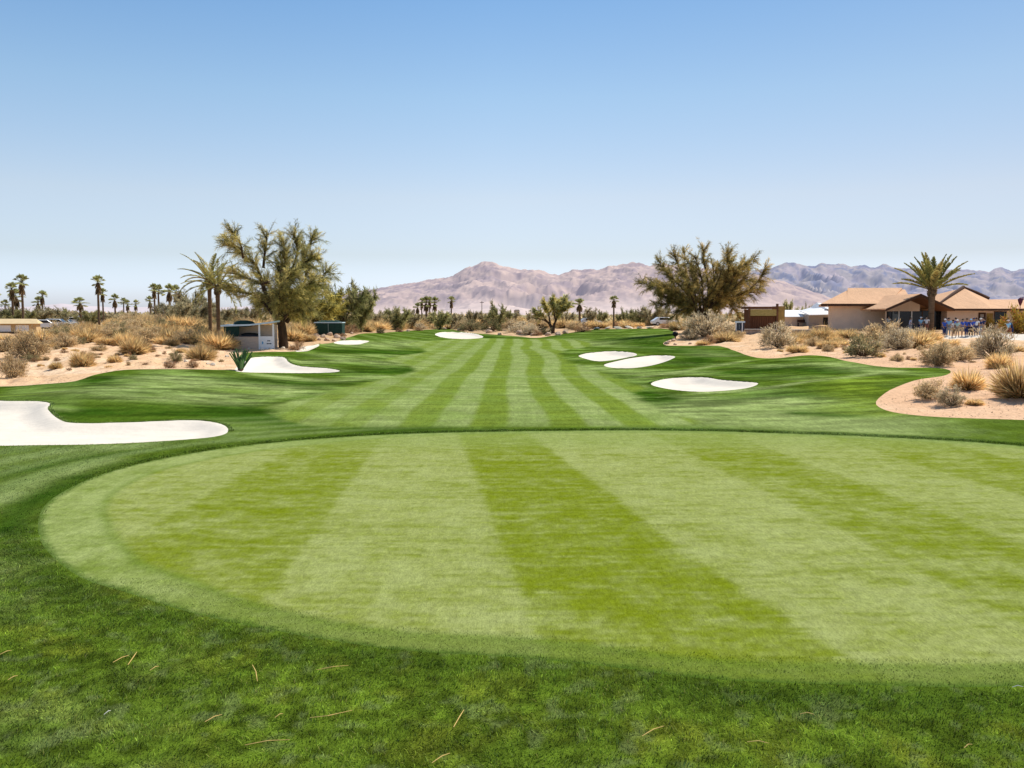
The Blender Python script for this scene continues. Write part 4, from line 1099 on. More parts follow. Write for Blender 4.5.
o = mesh_obj('gravel', Vv, tris=Tt, color=cc, m=mat('gravel', None, attr='tint', spec=0, namt=0)); tag(o, 'loose gravel strewn over the bare desert sand', 'gravel', kind='stuff')
# far scrub that reads as one mass
g = np.random.default_rng(88); parts = []
n = 1800
yy = g.uniform(210, 620, n); xx = g.uniform(-.95, .95, n) * yy; zz = hs(xx, yy)
for k in range(5):
    m = n; s = g.uniform(1.2, 3.4, m) * (1 + (yy > 350) * .5)
    P0 = np.c_[xx + g.normal(0, 1.2, m), yy + g.normal(0, 1.2, m), zz + g.uniform(0, .6, m) * s * .5]
    for q in range(6):
        D = g.normal(0, 1, (m, 3)); D[:, 2] = np.abs(D[:, 2]) + .3
        C = np.array((.60, .46, .26)) * g.uniform(.55, 1.5, (m, 1)); gd = g.uniform(0, 1, m) < .4; C[gd] = np.array((.42, .38, .21)) * g.uniform(.6, 1.4, (gd.sum(), 1))
        parts.append(ribbons(P0, D, s * g.uniform(.35, .7, m), s * .28, C, .1, .6, g))
v, t, c = merge(parts)
o = mesh_obj('distant_scrub', v, tris=t, color=c, m=M_leaf); tag(o, 'belt of dusty desert scrub on the far plain below the mountains', 'scrub', kind='stuff')

# agave
def agave(loc):
    g = np.random.default_rng(9); root = thing('agave', 'dark green spiky agave at the grass edge left of the white bunker', 'agave', loc)
    lm = MB()
    for i in range(28):
        az = i * 2.4 + g.uniform(-.2, .2); tilt = .05 + .50 * ((i % 11) / 10) ** .9; L = 1.15 * g.uniform(.8, 1.05); w = .115
        h = np.array((math.cos(az), math.sin(az), 0)); s = np.array((-math.sin(az), math.cos(az), 0)); pts = []
        V = []; n = 7; p = h * .06; a = tilt
        for k in range(n):
            t = k / (n - 1); ww = w * (math.sin(min(1, t * 1.15 + .25) * math.pi) ** .7 if t < 1 else .04) + .004
            d = h * math.sin(a) + np.array((0, 0, math.cos(a))); nrm = h * math.cos(a) - np.array((0, 0, math.sin(a)))
            V += [p - s * ww + nrm * -.02, p + nrm * .025, p + s * ww + nrm * -.02, p - nrm * .045]
            p = p + d * L / (n - 1); a += .02
        Fc = []
        for k in range(n - 1):
            for j in range(4): Fc.append((k * 4 + j, k * 4 + (j + 1) % 4, k * 4 + 4 + (j + 1) % 4, k * 4 + 4 + j))
        lm.add(V, Fc)
    lm.build('leaves', mat('agave_leaf', (0.075, 0.155, 0.045), rough=.5, nscale=4, namt=.35, spec=.3), root, smooth=True)
    MB().ball((0, 0, .08), (.16, .16, .12), 9, 6).build('core', M_twig, root, smooth=True)
    return root
agave(gp(239, 371.0) + Vector((0, .3, 0)))

# rocks
def rock_mesh(seed):
    g = np.random.default_rng(seed); bm = bmesh.new(); bmesh.ops.create_icosphere(bm, subdivisions=3, radius=.5)
    off = g.uniform(0, 50, 3); planes = [(unit(g.normal(size=3)), g.uniform(.30, .42)) for _ in range(9)]
    for v in bm.verts:
        p = np.array(v.co)
        for nn, dd in planes:
            q = p @ nn
            if q > dd: p = p - nn * (q - dd)
        p *= 1 + .16 * (vnoise([p[0] * 3 + off[0]], [p[1] * 3 + p[2] * 2 + off[1]], seed)[0] - .5)
        v.co = p * np.array((1, .8, .7))
    me = bpy.data.meshes.new('rock'); bm.to_mesh(me); bm.free(); return me
ROCKS = [rock_mesh(s) for s in range(5)]
rock_log = []
def rock(px, py, wpx, zone, pale=False, hk=1.0):
    p = gp(px, py); o = bpy.data.objects.new('boulder', random.choice(ROCKS)); COL.objects.link(o)
    s = wpx * p.y / F; o.location = (p.x, p.y, p.z + s * .12); o.scale = (s, s, s * hk); o.rotation_euler = (random.uniform(-.2, .2), random.uniform(-.2, .2), random.uniform(0, 6.28))
    if not o.data.materials: o.data.materials.append(M_rock)
    o.material_slots[0].link = 'OBJECT'; o.material_slots[0].material = M_palerock if pale else M_rock
    rock_log.append((zone, px, o)); return o
for a in [(316,336,7),(323,337.5,8),(330,336,7),(337,338,8),(343,340,7),(327,341,7),(319,341,5),(334,341.5,6),(345,336,5),(352,334,5)]: rock(*a, 'below the dark green storage box')
for a in [(287,346,5),(283,349,5),(291,347,4),(249,350,4),(262,350.5,4),(270,350,5),(230,350,5),(213,366,6),(208,364,5),(227,357,5),(186,363,5)]: rock(*a, 'around the starter kiosk', True)
for a in [(489,333,8),(500,335,6),(520,334.5,9),(533,336,7),(548,335.5,8),(558,335,9),(566,333.5,8),(460,330.5,7),(444,329.5,5),(401,332,4),(408,331.5,5),(420,330.5,4)]: rock(*a, 'along the far edge of the fairway')
for a in [(597,329.5,9),(608,329,8),(618,329,9),(629,328.5,10),(640,328.5,8),(650,328.5,9)]: rock(*a, 'in the pale row behind the right bunkers', True, .42)
for a in [(669,342,5),(667,344,6),(673,341,5),(675,344.5,4),(800,339.5,5),(797,336.5,5),(795,341,4),(690,343.5,4)]: rock(*a, 'near the broad right tree and the low wall')
# ================================================================ BUILDINGS AND SMALL THINGS
def wz(py, Y): return at(512, py, Y).z
def wx(px, Y): return (px - 512) / F * Y
def wb(mb, name, m, root, bevel=0.0, smooth=False):
    l = root.matrix_world.translation if root.parent is None and root.type != 'EMPTY' else None
    org = Vector(ORG[root.name]); mb.v = [tuple(Vector(v) - org) for v in mb.v]
    o = mb.build(name, m, root, smooth=smooth, bevel=bevel); ORG[o.name] = org; return o
ORG = {}
def place(name, label, cat, x, y, group=None):
    z = ground(x, y); t = thing(name, label, cat, (x, y, z), 0, group); ORG[t.name] = (x, y, z); return t, z
M_stucco = mat('tan_stucco', (0.83, 0.635, 0.49), nscale=1.2, namt=.07, noise2=[(12, .06)], spec=.1, bump=.004, bscale=30)
M_rooft = mat('terracotta_roof', (0.70, 0.42, 0.24), nscale=1.5, namt=.1, noise2=[(9, .10)], spec=.1, bump=.05, bscale=5, stretch=(1, .25, 1))
M_brown = mat('dark_brown_trim', (0.085, 0.042, 0.026), nscale=6, namt=.25, spec=.2)
M_soff = mat('brown_soffit', (0.16, 0.075, 0.04), nscale=6, namt=.3, spec=.1, stretch=(1, 6, 1))
M_glass = mat('dark_glass', (0.012, 0.014, 0.017), rough=.12, namt=0, spec=.5)
M_blind = mat('pale_glass', (0.16, 0.19, 0.20), rough=.2, namt=.2, spec=.5)
M_white = mat('white_paint', (0.90, 0.89, 0.87), rough=.6, nscale=2, namt=.04, spec=.2)
M_ochre = mat('ochre_panel', (0.36, 0.235, 0.075), nscale=3, namt=.25, spec=.1)
M_plank = mat('brown_planks', (0.15, 0.062, 0.03), nscale=3, namt=.35, spec=.1, stretch=(9, 9, .5))
M_thatch = mat('straw_panel', (0.42, 0.33, 0.12), nscale=4, namt=.35, spec=0, stretch=(1, 1, 8))
M_grst = mat('grey_stone_wall', (0.34, 0.27, 0.225), nscale=3, namt=.3, noise2=[(11, .2)], spec=0, bump=.04, bscale=8)
M_dgreen = mat('dark_green_canvas', (0.012, 0.045, 0.034), nscale=5, namt=.3, spec=.2, rough=.6)
M_teal = mat('grey_green_metal', (0.16, 0.22, 0.20), nscale=4, namt=.15, rough=.5, spec=.3)
M_fasc = mat('pale_blue_fascia', (0.62, 0.74, 0.80), nscale=4, namt=.08, rough=.5)
M_tanb = mat('tan_board', (0.62, 0.47, 0.36), nscale=4, namt=.12, spec=.1, stretch=(1, 1, 4))
M_black = mat('black_paint', (0.012, 0.012, 0.013), namt=.1, rough=.5)
M_blue = mat('blue_ink', (0.10, 0.36, 0.60), namt=.05)
M_ink = mat('dark_ink', (0.06, 0.07, 0.09), namt=.05)
M_conc = mat('concrete', (0.42, 0.37, 0.32), nscale=2, namt=.12, spec=.1)

# ---- clubhouse
Yf = 100.0
club, gz = place('clubhouse', 'long tan clubhouse with terracotta roofs and dark glazed gable at the right', 'building', wx(900, Yf), Yf)
zb = gz - .8
e1 = wz(305.3, 98.8)
xl, xr = wx(830.5, Yf), wx(884, Yf)
xlb = xl * 110 / Yf - .4
wb(MB().add([(xl, Yf, zb), (xr, Yf, zb), (xr, 110, zb), (xlb, 110, zb), (xl, Yf, e1 - .02), (xr, Yf, e1 - .02), (xr, 110, e1 - .02), (xlb, 110, e1 - .02)], [(0,3,2,1),(4,5,6,7),(0,1,5,4),(1,2,6,5),(2,3,7,6),(3,0,4,7)]), 'wall', M_stucco, club)
def roof_hip(x0, x1, y0, y1, ze, rx0, rx1, zr, th=.22):
    ym = (y0 + y1) / 2; mb = MB()
    A, B, C_, D = (x0, y0, ze), (x1, y0, ze), (x1, y1, ze), (x0 * y1 / y0 - .3, y1, ze); R0, R1 = (rx0, ym, zr), (rx1, ym, zr)
    n = [A, B, C_, D, R0, R1] + [(p[0], p[1], p[2] - th) for p in (A, B, C_, D)]
    mb.add(n, [(0, 1, 5, 4), (1, 2, 5), (2, 3, 4, 5), (3, 0, 4), (9, 8, 7, 6), (0, 6, 7, 1), (1, 7, 8, 2), (2, 8, 9, 3), (3, 9, 6, 0)])
    return mb
yr = 105.2
R = wb(roof_hip(wx(820, 98.8), wx(912, 98.8), 98.8, 111.6, e1 + .18, wx(847, yr), wx(903, yr), wz(288.6, yr) - .1), 'roof', M_rooft, club)
wb(MB().box(wx(820, 98.8) - .02, xr + .1, 98.74, 98.80, e1 - .09, e1 + .17), 'fascia', M_brown, club)
# raised upper tier that shades the slope below
za, zc = wz(301.2, 100.6) + .05, wz(287.9, yr)
t0, t1, t2, t3 = (wx(845, 100.6), 100.6, za), (wx(889, 100.6), 100.6, za), (wx(900, yr), yr - .1, zc), (wx(845.6, yr), yr - .1, zc)
wb(MB().slab([t0, t1, t2, t3], .14), 'upper_roof', M_rooft, club)
wb(MB().box(t0[0] + .05, t1[0] - .05, 100.57, 100.66, za - .40, za - .13), 'upper_fascia', M_brown, club)
# gable porch
ax = 42.15; yg0, yg1 = 93.2, 103.5
zap = wz(293.6, yg0); hw = 3.55; zev = wz(308.6, yg0)
for s in (-1, 1):
    q = [(ax, yg0, zap), (ax + s * hw, yg0, zev), (ax + s * hw, yg1 - 3.2, zev), (ax, yg1, zap)]
    wb(MB().slab(q if s > 0 else q[::-1], .13), 'gable_roof', M_rooft, club)
    q2 = [(ax + s * .02, yg0 + .04, zap - .16), (ax + s * (hw - .08), yg0 + .04, zev - .15), (ax + s * (hw - .08), 97.4, zev - .15), (ax + s * .02, 97.4, zap - .16)]
    wb(MB().slab(q2 if s > 0 else q2[::-1], .10), 'soffit', M_soff, club)
    a, b = Vector((ax, yg0 - .04, zap - .02)), Vector((ax + s * hw, yg0 - .04, zev - .02))
    wb(MB().add([a, b, b - Vector((0, 0, .24)), a - Vector((0, 0, .28)), a + Vector((0, .07, 0)), b + Vector((0, .07, 0)), b + Vector((0, .07, -.24)), a + Vector((0, .07, -.28))],
                [(0, 1, 2, 3), (7, 6, 5, 4), (0, 4, 5, 1), (1, 5, 6, 2), (2, 6, 7, 3), (3, 7, 4, 0)]), 'barge_board', M_brown, club)
yw = 97.4; ztop = wz(311.2, yw); xg0, xg1 = wx(884.5, yw), ax * 2 - wx(884.5, yw)
sl = (zap - zev) / hw
wb(MB().prism([(xg0, ztop), (xg1, ztop), (xg1, zev + .0 + (hw - (xg1 - ax)) * sl - .30), (ax, zap - .34), (xg0, zev + (hw - (ax - xg0)) * sl - .30)], yw, yw + .3), 'gable_wall', M_stucco, club)
gl = MB().box(xg0, xg1, yw + .16, yw + .22, zb, ztop - .003)
W = wb(gl, 'window', M_glass, club)
for p0, p1, mm, nm in ((884.4, 885.6, M_stucco, 'post'), (891.5, 893, M_blind, 'mullion'), (897.5, 898.6, M_white, 'mullion'), (910.2, 911.3, M_white, 'mullion'), (921, 921.8, M_brown, 'mullion')):
    wb(MB().box(wx(p0, yw), wx(p1, yw), yw + .02, yw + .14, zb, ztop - .01), nm, mm, W)
wb(MB().box(wx(893.2, yw), wx(897.4, yw), yw + .10, yw + .15, gz + .1, ztop - .3), 'pale_pane', M_blind, W)
wb(MB().box(xg1 - .25, xg1, yw + .31, 104, zb, ztop + .5), 'side_wall', M_stucco, club)
# right wing
ye, yw2, yk = 96.8, 98.2, 104.6
z3 = wz(308.6, ye)
wb(MB().box(wx(945.6, yw2), wx(1062, yw2), yw2, 111, zb, z3 - .05), 'wall', M_stucco, club)
wb(MB().box(xg1 - .1, wx(945.4, yw2), yw2 + 1.3, yw2 + 1.4, zb, z3 - .05), 'dark_entry', M_glass, club)
A, B, D, C_ = Vector((wx(931, ye), ye, z3)), Vector((wx(990, ye), ye, z3)), Vector((wx(961, yk), yk, wz(287.8, yk))), Vector((wx(986.5, yk), yk, wz(299.4, yk)))
B2, C2 = Vector((wx(1075, ye), ye, z3)), Vector((wx(1075, yk), yk, C_.z))
yb = 112.4
back = lambda v: Vector((v.x, yb, z3))
A_, B_, B2_ = back(A), back(B), back(B2)
rf = MB(); vs = [A, B, C_, D, B2, C2, A_, B_, B2_]
rf.add(vs + [v - Vector((0, 0, .2)) for v in (A, B2, B2_, A_)], [(0, 1, 3), (1, 2, 3), (1, 4, 5, 2), (0, 3, 6), (3, 2, 7), (3, 7, 6), (2, 5, 8, 7), (4, 8, 5), (9, 10, 4, 1, 0), (10, 11, 8, 4), (12, 9, 0, 6), (12, 11, 10, 9)])
wb(rf, 'wing_roof', M_rooft, club)
wb(MB().box(A.x, B2.x, ye - .07, ye - .01, z3 - .22, z3 - .01), 'fascia', M_brown, club)
for p, q in ((A.lerp(D, .2), D), (D, C_)):
    o = Vector((0, -.05, .10)); wb(MB().tube([p + o, p.lerp(q, .5) + o + Vector((0, 0, .06)), q + o], [.09, .15, .2], 6), 'ridge_trim', M_brown, club)
dr = wb(MB().box(wx(977, yw2), wx(984.2, yw2), yw2 - .06, yw2 - .012, gz - .1, wz(312.6, yw2)), 'door', M_brown, club)
wb(MB().box(wx(978.6, yw2), wx(982, yw2), yw2 - .10, yw2 - .062, gz, wz(314.2, yw2)), 'door_panel', M_conc, dr)
wb(MB().box(wx(985, yw2), wx(991.5, yw2), yw2 - .05, yw2 - .01, gz + .2, wz(313.2, yw2)), 'ochre_panel', M_ochre, club)
wn = wb(MB().box(wx(993, yw2), wx(1004, yw2), yw2 - .05, yw2 - .01, wz(324, yw2), wz(312, yw2)), 'window', M_glass, club)
wf = MB()
for p0, p1, q0, q1 in ((992.4, 993, 311.4, 324.6), (1004, 1004.6, 311.4, 324.6)): wf.box(wx(p0, yw2), wx(p1, yw2), yw2 - .09, yw2 - .052, wz(q1, yw2), wz(q0, yw2))
wf.box(wx(992.4, yw2), wx(1004.6, yw2), yw2 - .095, yw2 - .05, wz(312.1, yw2), wz(311.4, yw2))
wb(wf, 'window_frame', M_brown, wn)

# ---- white flat roofed buildings
Yw = 117.0
wb1, g1 = place('flat_roofed_building', 'low tan building with broad white flat roof edge, right of the brown shed', 'building', wx(796, Yw), Yw)
wb(MB().box(wx(783.5, Yw), wx(808, Yw), Yw, Yw + 6, g1 - .6, wz(317.2, Yw)), 'wall', M_stucco, wb1)
wb(MB().slab([(wx(782.5, Yw), Yw - .4, wz(316.6, Yw)), (wx(808.4, Yw), Yw - .4, wz(316.6, Yw)), (wx(808.4, Yw), Yw + 2.6, wz(310.0, Yw + 2.6)), (wx(782.5, Yw), Yw + 2.6, wz(310.0, Yw + 2.6))], .08), 'roof', M_white, wb1)
wb(MB().box(wx(782.5, Yw), wx(808.4, Yw), Yw + 2.61, Yw + 6, wz(316, Yw), wz(310.4, Yw + 2.6)), 'roof_deck', M_white, wb1)
Yv = 114.5
wb2, g2 = place('white_roofed_building', 'small grey building with bright white peaked roof and dark doorway beside the clubhouse', 'building', wx(820, Yv), Yv)
wb(MB().box(wx(808.6, Yv), wx(832, Yv), Yv + .2, Yv + 5, g2 - .6, wz(315, Yv)), 'wall', M_conc, wb2)
x0, x1, xm = wx(807.6, Yv), wx(835, Yv), wx(821, Yv)
ybk = Yv + 3.6
wb(MB().slab([(x0, Yv - .3, wz(314.6, Yv)), (x1, Yv - .3, wz(314.2, Yv)), (x1, ybk, wz(303.6, ybk)), (wx(815.5, ybk), ybk, wz(302.6, ybk)), (wx(809, ybk), ybk, wz(307.6, ybk)), (x0, ybk, wz(310.6, ybk))], .1), 'roof', M_white, wb2)
wb(MB().box(wx(823, Yv), wx(830.3, Yv), Yv + .13, Yv + .19, g2 - .2, wz(317.5, Yv)), 'doorway', M_black, wb2)
wb(MB().box(wx(822.5, Yv), wx(832, Yv), Yv - .9, Yv - .31, wz(310.6, Yv), wz(309.4, Yv)), 'awning', M_brown, wb2)

# ---- brown shed
Ys = 97.0
sh, g3 = place('plank_shed', 'dark brown plank shed with straw coloured top panel, right of the broad tree', 'shed', wx(765, Ys), Ys)
X = lambda p: wx(p, Ys)
Zs = lambda q: wz(q, Ys)
wb(MB().box(X(749.5), X(775.2), Ys + .1, Ys + 2.6, g3 - .3, Zs(309.5)), 'body', M_plank, sh)
pl = MB()
for k in range(11): pl.box(X(749.8 + k * 2.31), X(749.8 + k * 2.31 + 1.9), Ys + .03, Ys + .097, g3 - .2, Zs(316.6))
wb(pl, 'plank_door', M_plank, sh)
wb(MB().box(X(749.4), X(775.3), Ys - .12, Ys + .094, Zs(315.8), Zs(309.2)), 'straw_panel', M_thatch, sh)
for a_, b_, q in ((747.6, 749.3, 306.5), (775.4, 777.2, 303.8)): wb(MB().box(X(a_), X(b_), Ys - .15, Ys + .15, g3 - .4, Zs(q)), 'post', M_soff, sh)
wb(MB().box(X(747.2), X(775.3), Ys - .22, Ys + 2.8, Zs(308.9), Zs(306.6)), 'roof_beam', M_soff, sh)
wb(MB().box(X(777.3), X(784), Ys - .02, Ys + 2.4, g3 - .3, Zs(306.2)), 'side_panel', M_ochre, sh)
lw, gl_ = place('low_stone_wall', 'low grey stone wall running in front of the brown shed', 'wall', wx(759, 93.5), 93.5)
wb(MB().box(wx(742.5, 93.5), wx(776, 93.5), 93.5, 94.0, gl_ - .5, wz(330, 93.5)), 'masonry', M_grst, lw, bevel=.04)
wb(MB().box(wx(742, 93.5), wx(776.5, 93.5), 93.4, 94.1, wz(330, 93.5) + .002, wz(329, 93.5)), 'coping', M_conc, lw, bevel=.02)
lw, gl_ = place('low_stone_wall', 'low rough stone wall in front of the white roofed buildings', 'wall', wx(803, 91), 91)
wb(MB().box(wx(793, 91), wx(813, 91), 91, 91.6, gl_ - .6, wz(330.5, 91)), 'masonry', M_grst, lw, bevel=.05)
wb(MB().box(wx(792.6, 91), wx(813.4, 91), 90.9, 91.7, wz(330.5, 91) + .002, wz(329.5, 91)), 'coping', M_conc, lw, bevel=.02)
bn, gb = place('bench', 'small dark bench against the tan wall of the flat roofed building', 'bench', wx(801, 116), 116)
wb(MB().box(wx(797, 116), wx(806, 116), 115.8, 116.2, gb + .40, gb + .46), 'seat', M_brown, bn)
wb(MB().box(wx(797, 116), wx(806, 116), 116.22, 116.27, gb + .5, gb + .85), 'backrest', M_brown, bn)
for p in (797.4, 805.4):
    wb(MB().box(wx(p, 116), wx(p, 116) + .06, 115.85, 116.26, gb - .1, gb + .398), 'leg', M_black, bn)

# ---- starter kiosk
Yk = LB.y - 3.2
kq, g4 = place('starter_kiosk', 'open kiosk with white front panel, pale blue roof edge and dark green side', 'kiosk', wx(249, Yk), Yk)
X = lambda p: wx(p, Yk)
kz = Yk / F; Zk_ = lambda py: g4 + (348.3 - py) * kz
rfm = MB()
prof = [(222.5, 325.0, 0), (235, 324.6, 0), (250, 324.2, 0), (262, 322.9, 0), (270, 321.9, 0), (276, 321.0, 0)]
n = len(prof); Vv = []
for p, q, _ in prof: Vv += [(X(p), Yk - .35, Zk_(q)), (X(p), Yk + 1.35, Zk_(q) + .05), (X(p), Yk + 1.35, Zk_(q) - .07), (X(p), Yk - .35, Zk_(q) - .12)]
Fc = [(0, 1, 2, 3), tuple(4 * (n - 1) + k for k in (3, 2, 1, 0))]
for i in range(n - 1):
    for j in range(4): Fc.append((4 * i + j, 4 * i + 4 + j, 4 * i + 4 + (j + 1) % 4, 4 * i + (j + 1) % 4))
rfm.add(Vv, Fc); roof_k = wb(rfm, 'roof', M_fasc, kq)
wb(MB().ball((X(243), Yk + .5, Zk_(323.6)), (.85, .5, .26), 12, 8), 'roof_cover', M_dgreen, kq, smooth=True)
tp = [(X(224.6), Zk_(325.6)), (X(239.5), Zk_(325.4)), (X(239.5), Zk_(334)), (X(234.6), Zk_(341.5)), (X(225), Zk_(337.4))]
wb(MB().prism(tp, Yk - .05, Yk + .03), 'canvas_screen', M_dgreen, kq)
wb(MB().box(X(224.6), X(225.6), Yk + .05, Yk + 1.05, g4 - .2, Zk_(325.7)), 'side_wall', M_dgreen, kq)
wb(MB().box(X(226), X(274), Yk + 1.0, Yk + 1.1, g4 - .2, Zk_(324.9)), 'back_wall', M_tanb, kq)
wb(MB().box(X(234.8), X(259.4), Yk - .12, Yk - .02, g4 - .2, Zk_(336.6)), 'counter_front', M_tanb, kq)
wb(MB().box(X(239.8), X(259.3), Yk - .16, Yk + .6, Zk_(336.5), Zk_(335.6)), 'counter_top', M_ink, kq, bevel=.01)
wb(MB().ball((X(249.5), Yk + .25, Zk_(334.7)), (.72, .25, .16), 10, 6), 'counter_shadow', M_black, kq, smooth=True)  # added black mound stands in for the shadow over the counter
for p in (259.5, 273.4): wb(MB().box(X(p), X(p + 1.5), Yk - .2, Yk - .08, g4 - .2, Zk_(323.8)), 'post', M_white, kq)
pn = wb(MB().box(X(261.1), X(273.3), Yk - .17, Yk - .10, g4 - .15, Zk_(336.2)), 'front_panel', M_white, kq)
mk = MB(); mk.box(X(262.9), X(263.9), Yk - .185, Yk - .172, Zk_(344), Zk_(341.2)); mk.box(X(262.6), X(264.2), Yk - .186, Yk - .173, Zk_(343), Zk_(342.2))
wb(mk, 'blue_mark', M_blue, pn)
mk = MB()
for a_, b_, q in ((268.2, 269.4, 340.6), (269.8, 271.0, 340.6), (267.5, 268.9, 343.4), (269.2, 270.3, 343.4), (270.6, 272.0, 343.4)): mk.box(X(a_), X(b_), Yk - .185, Yk - .172, Zk_(q + .55), Zk_(q - .45))
wb(mk, 'lettering', M_ink, pn)
wb(MB().box(X(238.5), X(241.5), Yk - .135, Yk - .122, Zk_(344.5), Zk_(341.2)), 'small_notice', M_ink, kq)

# ---- dark green storage box
Yg = 96.0
sb, g5 = place('storage_box', 'dark green storage box with pale lid edge above the rocks, right of the kiosk', 'box', wx(328.5, Yg), Yg)
X = lambda p: wx(p, Yg)
kz = Yg / F; Zg = lambda py: g5 + (332.2 - py) * kz
wb(MB().box(X(314.8), X(328.2), Yg, Yg + 1.6, g5 - .3, Zg(320.0)), 'door', M_dgreen, sb, bevel=.02)
wb(MB().box(X(329.0), X(342.4), Yg, Yg + 1.6, g5 - .3, Zg(320.0)), 'door', M_dgreen, sb, bevel=.02)
wb(MB().box(X(328.21), X(328.99), Yg - .03, Yg + .3, g5 - .1, Zg(320.0)), 'centre_post', M_teal, sb)
wb(MB().box(X(314.4), X(342.8), Yg - .08, Yg + 1.7, Zg(319.9), Zg(319.0)), 'lid_edge', M_fasc, sb)
lid = MB(); lid.add([(X(317), Yg, Zg(318.9)), (X(340), Yg, Zg(318.9)), (X(340), Yg + 1.6, Zg(318.9)), (X(317), Yg + 1.6, Zg(318.9)), (X(320), Yg + .5, Zg(317.3)), (X(336), Yg + .5, Zg(317.3)), (X(336), Yg + 1.2, Zg(317.3)), (X(320), Yg + 1.2, Zg(317.3))],
    [(0, 1, 5, 4), (1, 2, 6, 5), (2, 3, 7, 6), (3, 0, 4, 7), (4, 5, 6, 7), (3, 2, 1, 0)])
wb(lid, 'lid', M_dgreen, sb)

# ---- tan roofed hut at the left edge
Yh = 95.0
ht, g6 = place('hut', 'low ochre hut with tan roof and two white shutters at the left edge', 'building', wx(5, Yh), Yh)
X = lambda p: wx(p, Yh)
Zh = lambda q: wz(q, Yh)
wb(MB().box(X(-45), X(33.5), Yh, Yh + 4, g6 - .6, Zh(323.6)), 'wall', mat('ochre_wall', (0.60, 0.42, 0.22), nscale=2, namt=.1, spec=.1), ht)
rr = MB(); za_, zb_ = Zh(323.7), Zh(318.6)
rr.add([(X(-48), Yh - .5, za_), (X(36), Yh - .5, za_), (X(36), Yh + 4.5, za_), (X(-48), Yh + 4.5, za_), (X(-44), Yh + 1.6, zb_), (X(32.5), Yh + 1.6, zb_ - .03)], [(0, 1, 5, 4), (1, 2, 5), (2, 3, 4, 5), (3, 0, 4), (3, 2, 1, 0)])
wb(rr, 'roof', mat('tan_roof', (0.66, 0.50, 0.28), nscale=2, namt=.12, spec=.1), ht)
for a_, b_ in ((-14, -3), (0, 11), (15.3, 27)): wb(MB().box(X(a_), X(b_), Yh - .06, Yh - .01, Zh(331.6), Zh(325.2)), 'shutter', M_white, ht, bevel=.01)
wb(MB().box(X(-45), X(33.6), Yh - .1, Yh - .012, Zh(333.6), Zh(332.3)), 'sill', M_soff, ht)

ht.rotation_euler = (0, 0, .38)
# ---- far house, utility pole
Yp = 330.0
fh, g7 = place('house', 'tiny pale house far off below the mountains, left of the forked tree', 'building', wx(517, Yp), Yp)
wb(MB().box(wx(514, Yp), wx(519.5, Yp), Yp, Yp + 5, g7 - .5, wz(311, Yp)), 'wall', M_conc, fh)
wb(MB().prism([(wx(513.5, Yp), wz(311.1, Yp)), (wx(520, Yp), wz(311.1, Yp)), (wx(518.8, Yp), wz(309.6, Yp)), (wx(514.8, Yp), wz(309.6, Yp))], Yp - .4, Yp + 5.4), 'roof', M_conc, fh)
wb(MB().box(wx(517.4, Yp), wx(518.6, Yp), Yp - .06, Yp - .01, g7 + .3, wz(312, Yp)), 'window', M_glass, fh)
Yq = 230.0
up_, g8 = place('utility_pole', 'thin utility pole with crossarm rising from the far scrub below the peak', 'pole', wx(482, Yq), Yq)
wb(MB().tube([(wx(482, Yq), Yq, g8 - .3), (wx(482, Yq), Yq, wz(301, Yq))], [.10, .07], 7), 'pole', M_bark, up_)
wb(MB().box(wx(480, Yq), wx(484, Yq), Yq - .15, Yq - .02, wz(302.7, Yq), wz(302.2, Yq)), 'crossarm', M_bark, up_)

# ---- small things by the right tree
by, g9 = place('notice_board', 'dark board with pale blue top on two thin posts, left of the brown shed', 'sign', wx(739.5, 90), 90)
wb(MB().box(wx(735.6, 90), wx(744, 90), 90, 90.12, g9 + .75, g9 + 1.55), 'board', M_ink, by)
wb(MB().box(wx(735, 90), wx(744.4, 90), 89.9, 90.3, g9 + 1.552, g9 + 1.72), 'top_edge', M_fasc, by)
for p in (735, 741.2): wb(MB().box(wx(p, 90), wx(p, 90) + .09, 89.9, 89.99, g9 - .1, g9 + 1.55), 'post', M_white, by)
wb(MB().box(wx(738.6, 90), wx(739.3, 90), 89.985, 89.998, g9 + .95, g9 + 1.4), 'pale_mark', M_blind, by)
tb_ = gp(675.3, 338.2)
bl, g10 = place('ball_post', 'black round ball on a short post on bare ground left of the broad tree', 'post', tb_.x, tb_.y)
kz = tb_.y / F
wb(MB().tube([(tb_.x, tb_.y, g10 - .1), (tb_.x, tb_.y, g10 + 2.2 * kz)], [.08, .06], 8), 'stem', M_black, bl)
wb(MB().ball((tb_.x, tb_.y, g10 + 4.4 * kz), (2.9 * kz, 2.9 * kz, 2.7 * kz), 14, 10), 'ball', M_black, bl, smooth=True)
pu, g11 = place('parasol', 'closed maroon parasol above the yellow shrub at the right edge', 'parasol', wx(1018.3, 94), 94)
xx = wx(1018.3, 94); zt = wz(297.4, 94)
wb(MB().tube([(xx, 94, g11 - .1), (xx, 94, zt)], .04, 6), 'pole', M_brown, pu)
wb(MB().tube([(xx, 94, wz(305.6, 94)), (xx, 94, wz(302, 94)), (xx, 94, wz(299.4, 94)), (xx, 94, zt - .03)], [.07, .2, .26, .06], 9), 'canopy', mat('maroon_cloth', (.13, .035, .06), namt=.2, nscale=6), pu, smooth=True)
wb(MB().ball((xx + .35, 94, wz(298.2, 94)), (.22, .2, .2), 8, 6), 'pale_lantern', mat('pink_glass', (.62, .46, .50), namt=.1), pu, smooth=True)
wb(MB().tube([(xx, 94, zt - .06), (xx + .35, 94, wz(297, 94))], .03, 5), 'arm', M_brown, pu)

